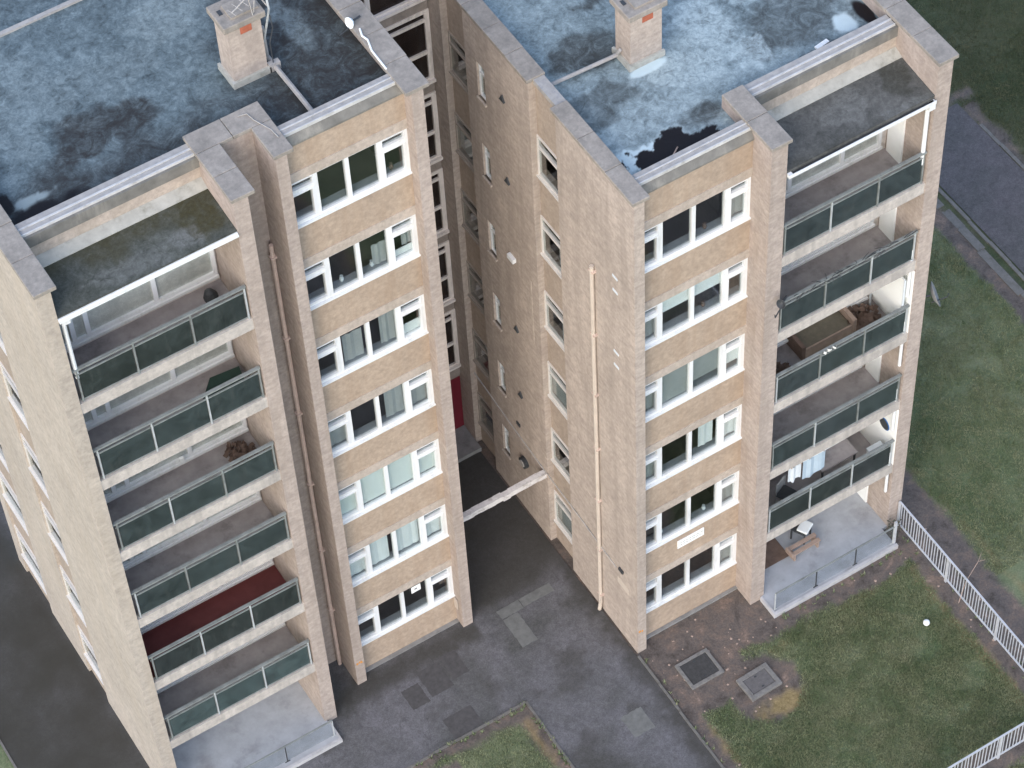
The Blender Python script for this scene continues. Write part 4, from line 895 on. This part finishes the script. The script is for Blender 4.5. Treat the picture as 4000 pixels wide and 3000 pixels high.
tag(put('parapet_cable', MB().tube([(8.26, 1.95, 19.765), (8.20, 1.75, 19.77), (8.24, 1.6, 19.765), (8.16, 1.3, 19.765), (8.15, 0.72, 19.77)], 0.022, 6).mesh('parapet_cable', M_whitewall)), 'white cable lying along the roof parapet from the dish of the taller block', 'cable')
tag(put('parapet_cable', MB().tube([(5.12, 1.26, 19.765), (5.30, 1.22, 19.765), (5.34, 1.0, 19.765), (5.5, 0.6, 19.76), (5.52, 0.35, 19.765)], 0.012, 6).mesh('parapet_cable', M_whited)), 'thin pale wire lying on the coping of the recess of the taller block', 'cable')
# roof litter on right block
tag(put('plank', B(-0.17, 0.17, -0.05, 0.05, 0, 0.04).mesh('plank', M_whitewall), None, (17.32, -1.28, ZRF + 0.012), (0, 0, 0.15)), 'short white plank lying on the roof of the shorter block', 'plank')
t_ = put('stick', MB().tube([(-0.32, 0, 0), (0.05, 0.02, 0.01), (0.34, 0.05, 0.0)], 0.018, 6).box(-0.34, -0.28, -0.06, 0.06, -0.01, 0.03).mesh('stick', M_wood), None, (12.95, -2.18, ZRF + 0.035), (0, 0, 0.5)); tag(t_, 'pale stick lying in the black puddle on the roof of the shorter block', 'stick')
# sign
sg = thing('name_sign', 'long white name plate between the two lowest windows of the shorter block', 'sign', (13.2, -2.72, 3.36))
part('plate', B(-0.38, 0.38, -0.012, 0.018, -0.15, 0.15), M_whitewall, sg, bev=0.004)
for j, zz in enumerate((0.04, -0.05)):
    x = -0.31
    while x < 0.28:
        w_ = random.uniform(0.04, 0.09); part('letter_mark', B(x, x + w_, -0.0145, -0.012, zz, zz + 0.025), M_flash, sg); x += w_ + 0.03
# notice
nt_ = thing('paper_notice', 'white paper notice taped inside the lowest window of the taller block', 'notice', (7.27, 0.352, 2.2))
part('sheet', B(-0.13, 0.13, 0, 0.004, -0.13, 0.13), M_whitewall, nt_); part('printed_mark', B(-0.04, 0.03, -0.002, 0, -0.02, 0.02), M_dark, nt_)
# patio balustrades
def patio_bal(label, x0, x1, y, posts, h, pm):
    t_ = thing('patio_balustrade', label, 'balustrade', ((x0 + x1) / 2, y, 0.12), 'glass balustrades of the ground floor patios'); o = -(x0 + x1) / 2
    part('handrail', B(x0 + o, x1 + o, -0.02, 0.02, h, h + 0.025), M_rail, t_)
    ps = [x0] + posts + [x1]
    for p in ps: part('post', MB().box(p + o - 0.012, p + o + 0.012, -0.012, 0.012, 0, h).box(p + o - 0.07, p + o + 0.07, -0.012, 0.012, 0, 0.012), M_dark if p in posts else M_galv, t_)
    for a, b_ in zip(ps, ps[1:]): part('balustrade_panel', B(a + o + 0.03, b_ + o - 0.03, -0.006, 0.006, 0.06, h - 0.02), pm, t_)
patio_bal('low hazy glass balustrade round the ground floor patio of the shorter block', 14.98, 18.58, -3.86, [16.22, 17.42], 0.72, M_clear)
patio_bal('low hazy glass balustrade along the ground floor patio of the taller block', 0.22, 4.02, -0.98, [1.46, 2.72], 0.72, M_clear)
tag(put('corner_post', MB().box(18.58, 18.64, -3.90, -3.84, 0.1, 1.05).mesh('corner_post', M_fence)), 'white corner post of the patio beside the lawn fence', 'post')
# patio furniture of the right block
c = thing('garden_chair', 'dark chair with a cream cushion on the patio of the shorter block', 'chair', (16.78, -2.42, 0.12), rz=0.5)
part('seat', B(-0.2, 0.2, -0.2, 0.2, 0.38, 0.43), M_dark, c); part('backrest', B(-0.2, 0.2, 0.17, 0.21, 0.43, 0.85), M_dark, c)
for sx in (-.18, .18):
    for sy in (-.18, .18): part('leg', B(sx - .018, sx + .018, sy - .018, sy + .018, 0, 0.38), M_dark, c)
part('cushion', B(-0.18, 0.2, -0.24, 0.06, 0.43, 0.50), M_net, c, bev=0.03)
b = thing('low_bench', 'low weathered wooden bench on the patio of the shorter block', 'bench', (16.58, -2.80, 0.12), rz=0.02)
part('seat', MB().box(-0.42, 0.42, -0.16, -0.06, 0.26, 0.31).box(-0.42, 0.42, 0.02, 0.12, 0.26, 0.31), M_wood, b)
for x in (-0.38, 0.34): part('leg', B(x, x + 0.05, -0.15, 0.11, 0, 0.26), M_wood, b)
part('end_board', B(-0.47, -0.42, -0.16, 0.12, 0.2, 0.36), M_wood, b)
tag(part('door_mat', MB().box(15.35, 16.2, -2.75, -2.0, 0.121, 0.135), M_brown, None), 'brown mat on the patio floor of the shorter block near the pier', 'mat')
tb = thing('plant_pot', 'terracotta pot with a dry plant at the left end of the shorter block patio', 'plant pot', (15.22, -2.50, 0.136))
part('pot', MB().tube([(0, 0, 0), (0, 0, 0.24), (0, 0, 0.28)], [0.10, 0.15, 0.16], 12), M_terra, tb)
def leafy(mb, n, r, h, z0, s):
    for i in range(n):
        a = random.uniform(0, 6.28); q = r * math.sqrt(random.random()); z = z0 + h * random.random(); p = Vector((q * math.cos(a), q * math.sin(a), z))
        d1 = Vector((random.gauss(0, 1), random.gauss(0, 1), random.gauss(0, .6))).normalized() * s; d2 = d1.orthogonal().normalized() * s * 0.45
        mb.poly([tuple(p), tuple(p + d1 * .5 + d2), tuple(p + d1), tuple(p + d1 * .5 - d2)])
    return mb
part('leaves', leafy(MB(), 70, 0.16, 0.25, 0.28, 0.07), M_brown, tb)
sh = thing('shrub', 'scruffy dark shrub at the corner of the patio beside the end of the fence', 'shrub', (18.80, -3.62, 0))
part('stem', MB().tube([(0, 0, 0), (0.02, 0.03, 0.3), (-0.03, 0, 0.6)], [0.02, 0.015, 0.008], 6).tube([(0, 0, 0.1), (0.12, -0.05, 0.45)], [0.012, 0.006], 6), M_brown, sh)
part('leaves', leafy(MB(), 130, 0.17, 0.5, 0.05, 0.06), M_twig, sh)
br = put('branch', MB().tube([(0, 0, 0), (0.35, 0.22, 0.4), (0.8, 0.36, 0.75), (1.0, 0.5, 0.8)], [0.010, 0.009, 0.007, 0.004], 6).tube([(0.8, 0.36, 0.75), (0.95, 0.28, 0.8)], [0.006, 0.004], 6).mesh('branch', M_wood), None, (18.78, -6.3, 0.35)); tag(br, 'bare branch leaning across the fence beside the lawn', 'branch')
# things on the right block's balconies (floor heights FB + H*k)
z2 = FB + H * 0
tbl = thing('table', 'wide grey table on the lowest balcony of the shorter block', 'table', (17.55, -2.55, z2 + 0.012))
part('tabletop', B(-0.58, 0.5, -0.28, 0.42, 0.66, 0.70), M_balfloor, tbl)
for x in (-.52, .44):
    for y in (-.22, .36): part('leg', B(x, x + .04, y, y + .04, 0, 0.66), M_dark, tbl)
cl = thing('washing_line', 'thin washing line strung across the lowest balcony of the shorter block', 'washing line', (16.4, -3.0, z2 + 1.93))
part('line', MB().tube([(-1.38, 0, 0.03), (-0.6, 0, 0.0), (0.4, 0, -0.02), (2.30, 0, 0.03)], 0.008, 6), M_whitewall, cl)
for x in (-0.5, -0.22, 0.02, 0.44): part('peg', B(x - 0.012, x + 0.012, -0.012, 0.012, -0.04, 0.035), M_wood, cl)
tag(put('towel', wavy(-0.12, 0.54, -3.0, z2 + 1.10, z2 + 1.90, 6, 0.014, hem=0.10).mesh('towel', M_bluecloth), None, (16.36, 0, 0)), 'large pale blue towel hanging on the washing line of the lowest balcony', 'towel')
tag(put('shirt', wavy(-0.55, -0.18, -3.0, z2 + 1.25, z2 + 1.90, 5, 0.014, hem=0.16).mesh('shirt', M_cloth), None, (16.36, 0, 0)), 'white shirt hanging on the washing line of the lowest balcony', 'shirt')
ch_ = thing('metal_chair', 'metal framed chair under the washing on the lowest balcony', 'chair', (16.0, -2.75, z2 + 0.012), rz=0.4)
part('seat', B(-0.2, 0.2, -0.2, 0.2, 0.42, 0.45), M_dark, ch_); part('backrest', B(-0.2, 0.2, 0.18, 0.21, 0.55, 0.85), M_gcurt, ch_)
for sx in (-.19, .19):
    part('leg', MB().tube([(sx, -0.18, 0), (sx, -0.18, 0.42)], 0.012, 6), M_galv, ch_); part('leg', MB().tube([(sx, 0.19, 0), (sx, 0.19, 0.85)], 0.012, 6), M_galv, ch_)
dd = thing('round_tray', 'dark round tray with a blue rim hung on a white balcony side wall', 'tray', (18.74, -2.88, z2 + 1.42))
part('disc', MB().tube([(0.012, 0, 0), (-0.01, 0, 0)], 0.17, 20), M_dark, dd); 
M_blue = simple('blue_paint', (0.04, 0.16, 0.42), 0.4, 0.1, 4)
part('rim', MB().tube([(0.015, 0, 0), (0.0, 0, 0)], 0.195, 20), M_blue, dd)
wb = thing('white_box', 'small white box standing on the lowest balcony against the side wall', 'box', (18.45, -3.05, z2 + 0.012)); part('body', B(-0.2, 0.2, -0.15, 0.15, 0, 0.75), M_whitewall, wb, bev=0.01); part('lid', B(-0.21, 0.21, -0.16, 0.16, 0.75, 0.78), M_cloth, wb)
z4 = FB + H * 2
so_ = thing('sofa', 'grey brown low sofa with a pale arm on the middle balcony of the shorter block', 'sofa', (17.05, -2.22, z4 + 0.012))
part('seat', B(-0.62, 0.70, -0.30, 0.28, 0.12, 0.36), M_gcurt if False else simple('khaki_fabric', (0.145, 0.13, 0.10), 0.95, 0.2, 8), so_, bev=0.03); part('front_board', B(-0.62, 0.70, -0.34, -0.30, 0.05, 0.38), M_wood, so_); part('arm', B(0.70, 0.80, -0.36, 0.28, 0.05, 0.55), M_wood, so_); part('arm', B(-0.72, -0.62, -0.34, 0.28, 0.05, 0.5), M_brown, so_)
hp = MB(); leafy(hp, 160, 0.3, 0.35, 0.0, 0.16); tag(put('rubbish_heap', hp.mesh('rubbish_heap', M_brown), None, (15.6, -2.75, z4 + 0.02)), 'heap of dark rubbish at the left end of the middle balcony', 'rubbish', 'heaps on the balconies', kind='stuff')
hp = MB(); leafy(hp, 160, 0.36, 0.3, 0.0, 0.18); tag(put('rubbish_heap', hp.mesh('rubbish_heap', M_brown), None, (18.15, -2.45, z4 + 0.02)), 'heap of brown rubbish at the right end of the middle balcony', 'rubbish', 'heaps on the balconies', kind='stuff')
tag(put('rag', wavy(-0.2, 0.2, 0, -0.12, 0.03, 8, 0.035, hem=0.1).mesh('rag', M_whitewall), None, (16.5, YRB + 0.02, z4 + 1.2), (0.3, 0, 0)), 'white rag draped on the handrail of the middle balcony', 'rag')
sc_ = thing('white_screen', 'white privacy screen closing the right end of the middle balcony', 'screen', (18.62, -2.7, z4 + 0.012)); part('board', B(-0.02, 0.02, -0.5, 0.62, 0.5, 2.1), M_whitewall, sc_); part('frame_post', B(-0.025, 0.025, -0.53, -0.5, 0, 2.1), M_cloth, sc_); part('frame_post', B(-0.025, 0.025, 0.62, 0.65, 0, 2.1), M_cloth, sc_)
# fallen branch / creeper on the second highest balcony of the right block
z5 = FB + H * 3
tw = MB()
for i in range(70):
    x = random.uniform(15.4, 18.6); s = Vector((x, YRB + 0.05, z5 + 1.17 + random.uniform(-.05, .06))); e = s + Vector((random.uniform(-.35, .35), random.uniform(-.08, .1), random.uniform(-.16, .12))); tw.tube([s, (s + e) / 2 + Vector((0, 0, .03)), e], [0.011, 0.008, 0.004], 4)
tag(put('dead_creeper', tw.mesh('dead_creeper', M_dark)), 'dead creeper twigs tangled along the second highest balcony rail of the shorter block', 'creeper', kind='stuff')
# left block balconies
zl = FB + H * 4
mt = thing('mattress', 'dark green plastic sheet lying on the second highest balcony of the taller block', 'plastic sheet', (3.35, 0.05, zl + 0.012)); 
sm_ = MB(); sm_.v = [(-0.9, -0.25, 0.02), (0.45, -0.35, 0.02), (0.55, 0.42, 0.3), (-0.1, 0.5, 0.28), (-0.5, 0.1, 0.1)]; sm_.f = [(0, 1, 4), (1, 2, 4), (2, 3, 4), (3, 0, 4)]
mt.name = 'plastic_sheet'; ps = part('sheet', sm_, simple('dark_green_plastic', (0.02, 0.045, 0.035), 0.5, 0.3, 4), mt); sf = ps.modifiers.new('s', 'SOLIDIFY'); sf.thickness = 0.015
for k, x in ((5, 0.62), (3, 2.2), (2, 1.6)):
    pass
tag(put('black_bag', MB().tube([(0, 0, 0), (0.02, 0, 0.12), (0, 0.01, 0.26), (0, 0, 0.32)], [0.13, 0.16, 0.10, 0.02], 9).mesh('black_bag', M_dark), None, (3.6, 0.55, FB + H * 5 + 0.012)), 'black bag in the back corner of the highest balcony of the taller block', 'bag')
hp = MB(); leafy(hp, 120, 0.28, 0.2, 0.0, 0.15); tag(put('rubbish_heap', hp.mesh('rubbish_heap', M_brown), None, (3.55, 0.45, FB + H * 3 + 0.02)), 'low brown heap in a corner of the third highest balcony of the taller block', 'rubbish', 'heaps on the balconies', kind='stuff')
tag(put('white_clip', B(-0.05, 0.05, -0.03, 0.03, 0, 0.16).mesh('white_clip', M_whitewall), None, (2.35, 0.80, FB + H * 3 + 0.32)), 'small white box fixed on a window sill of the taller block\'s third highest balcony', 'box')
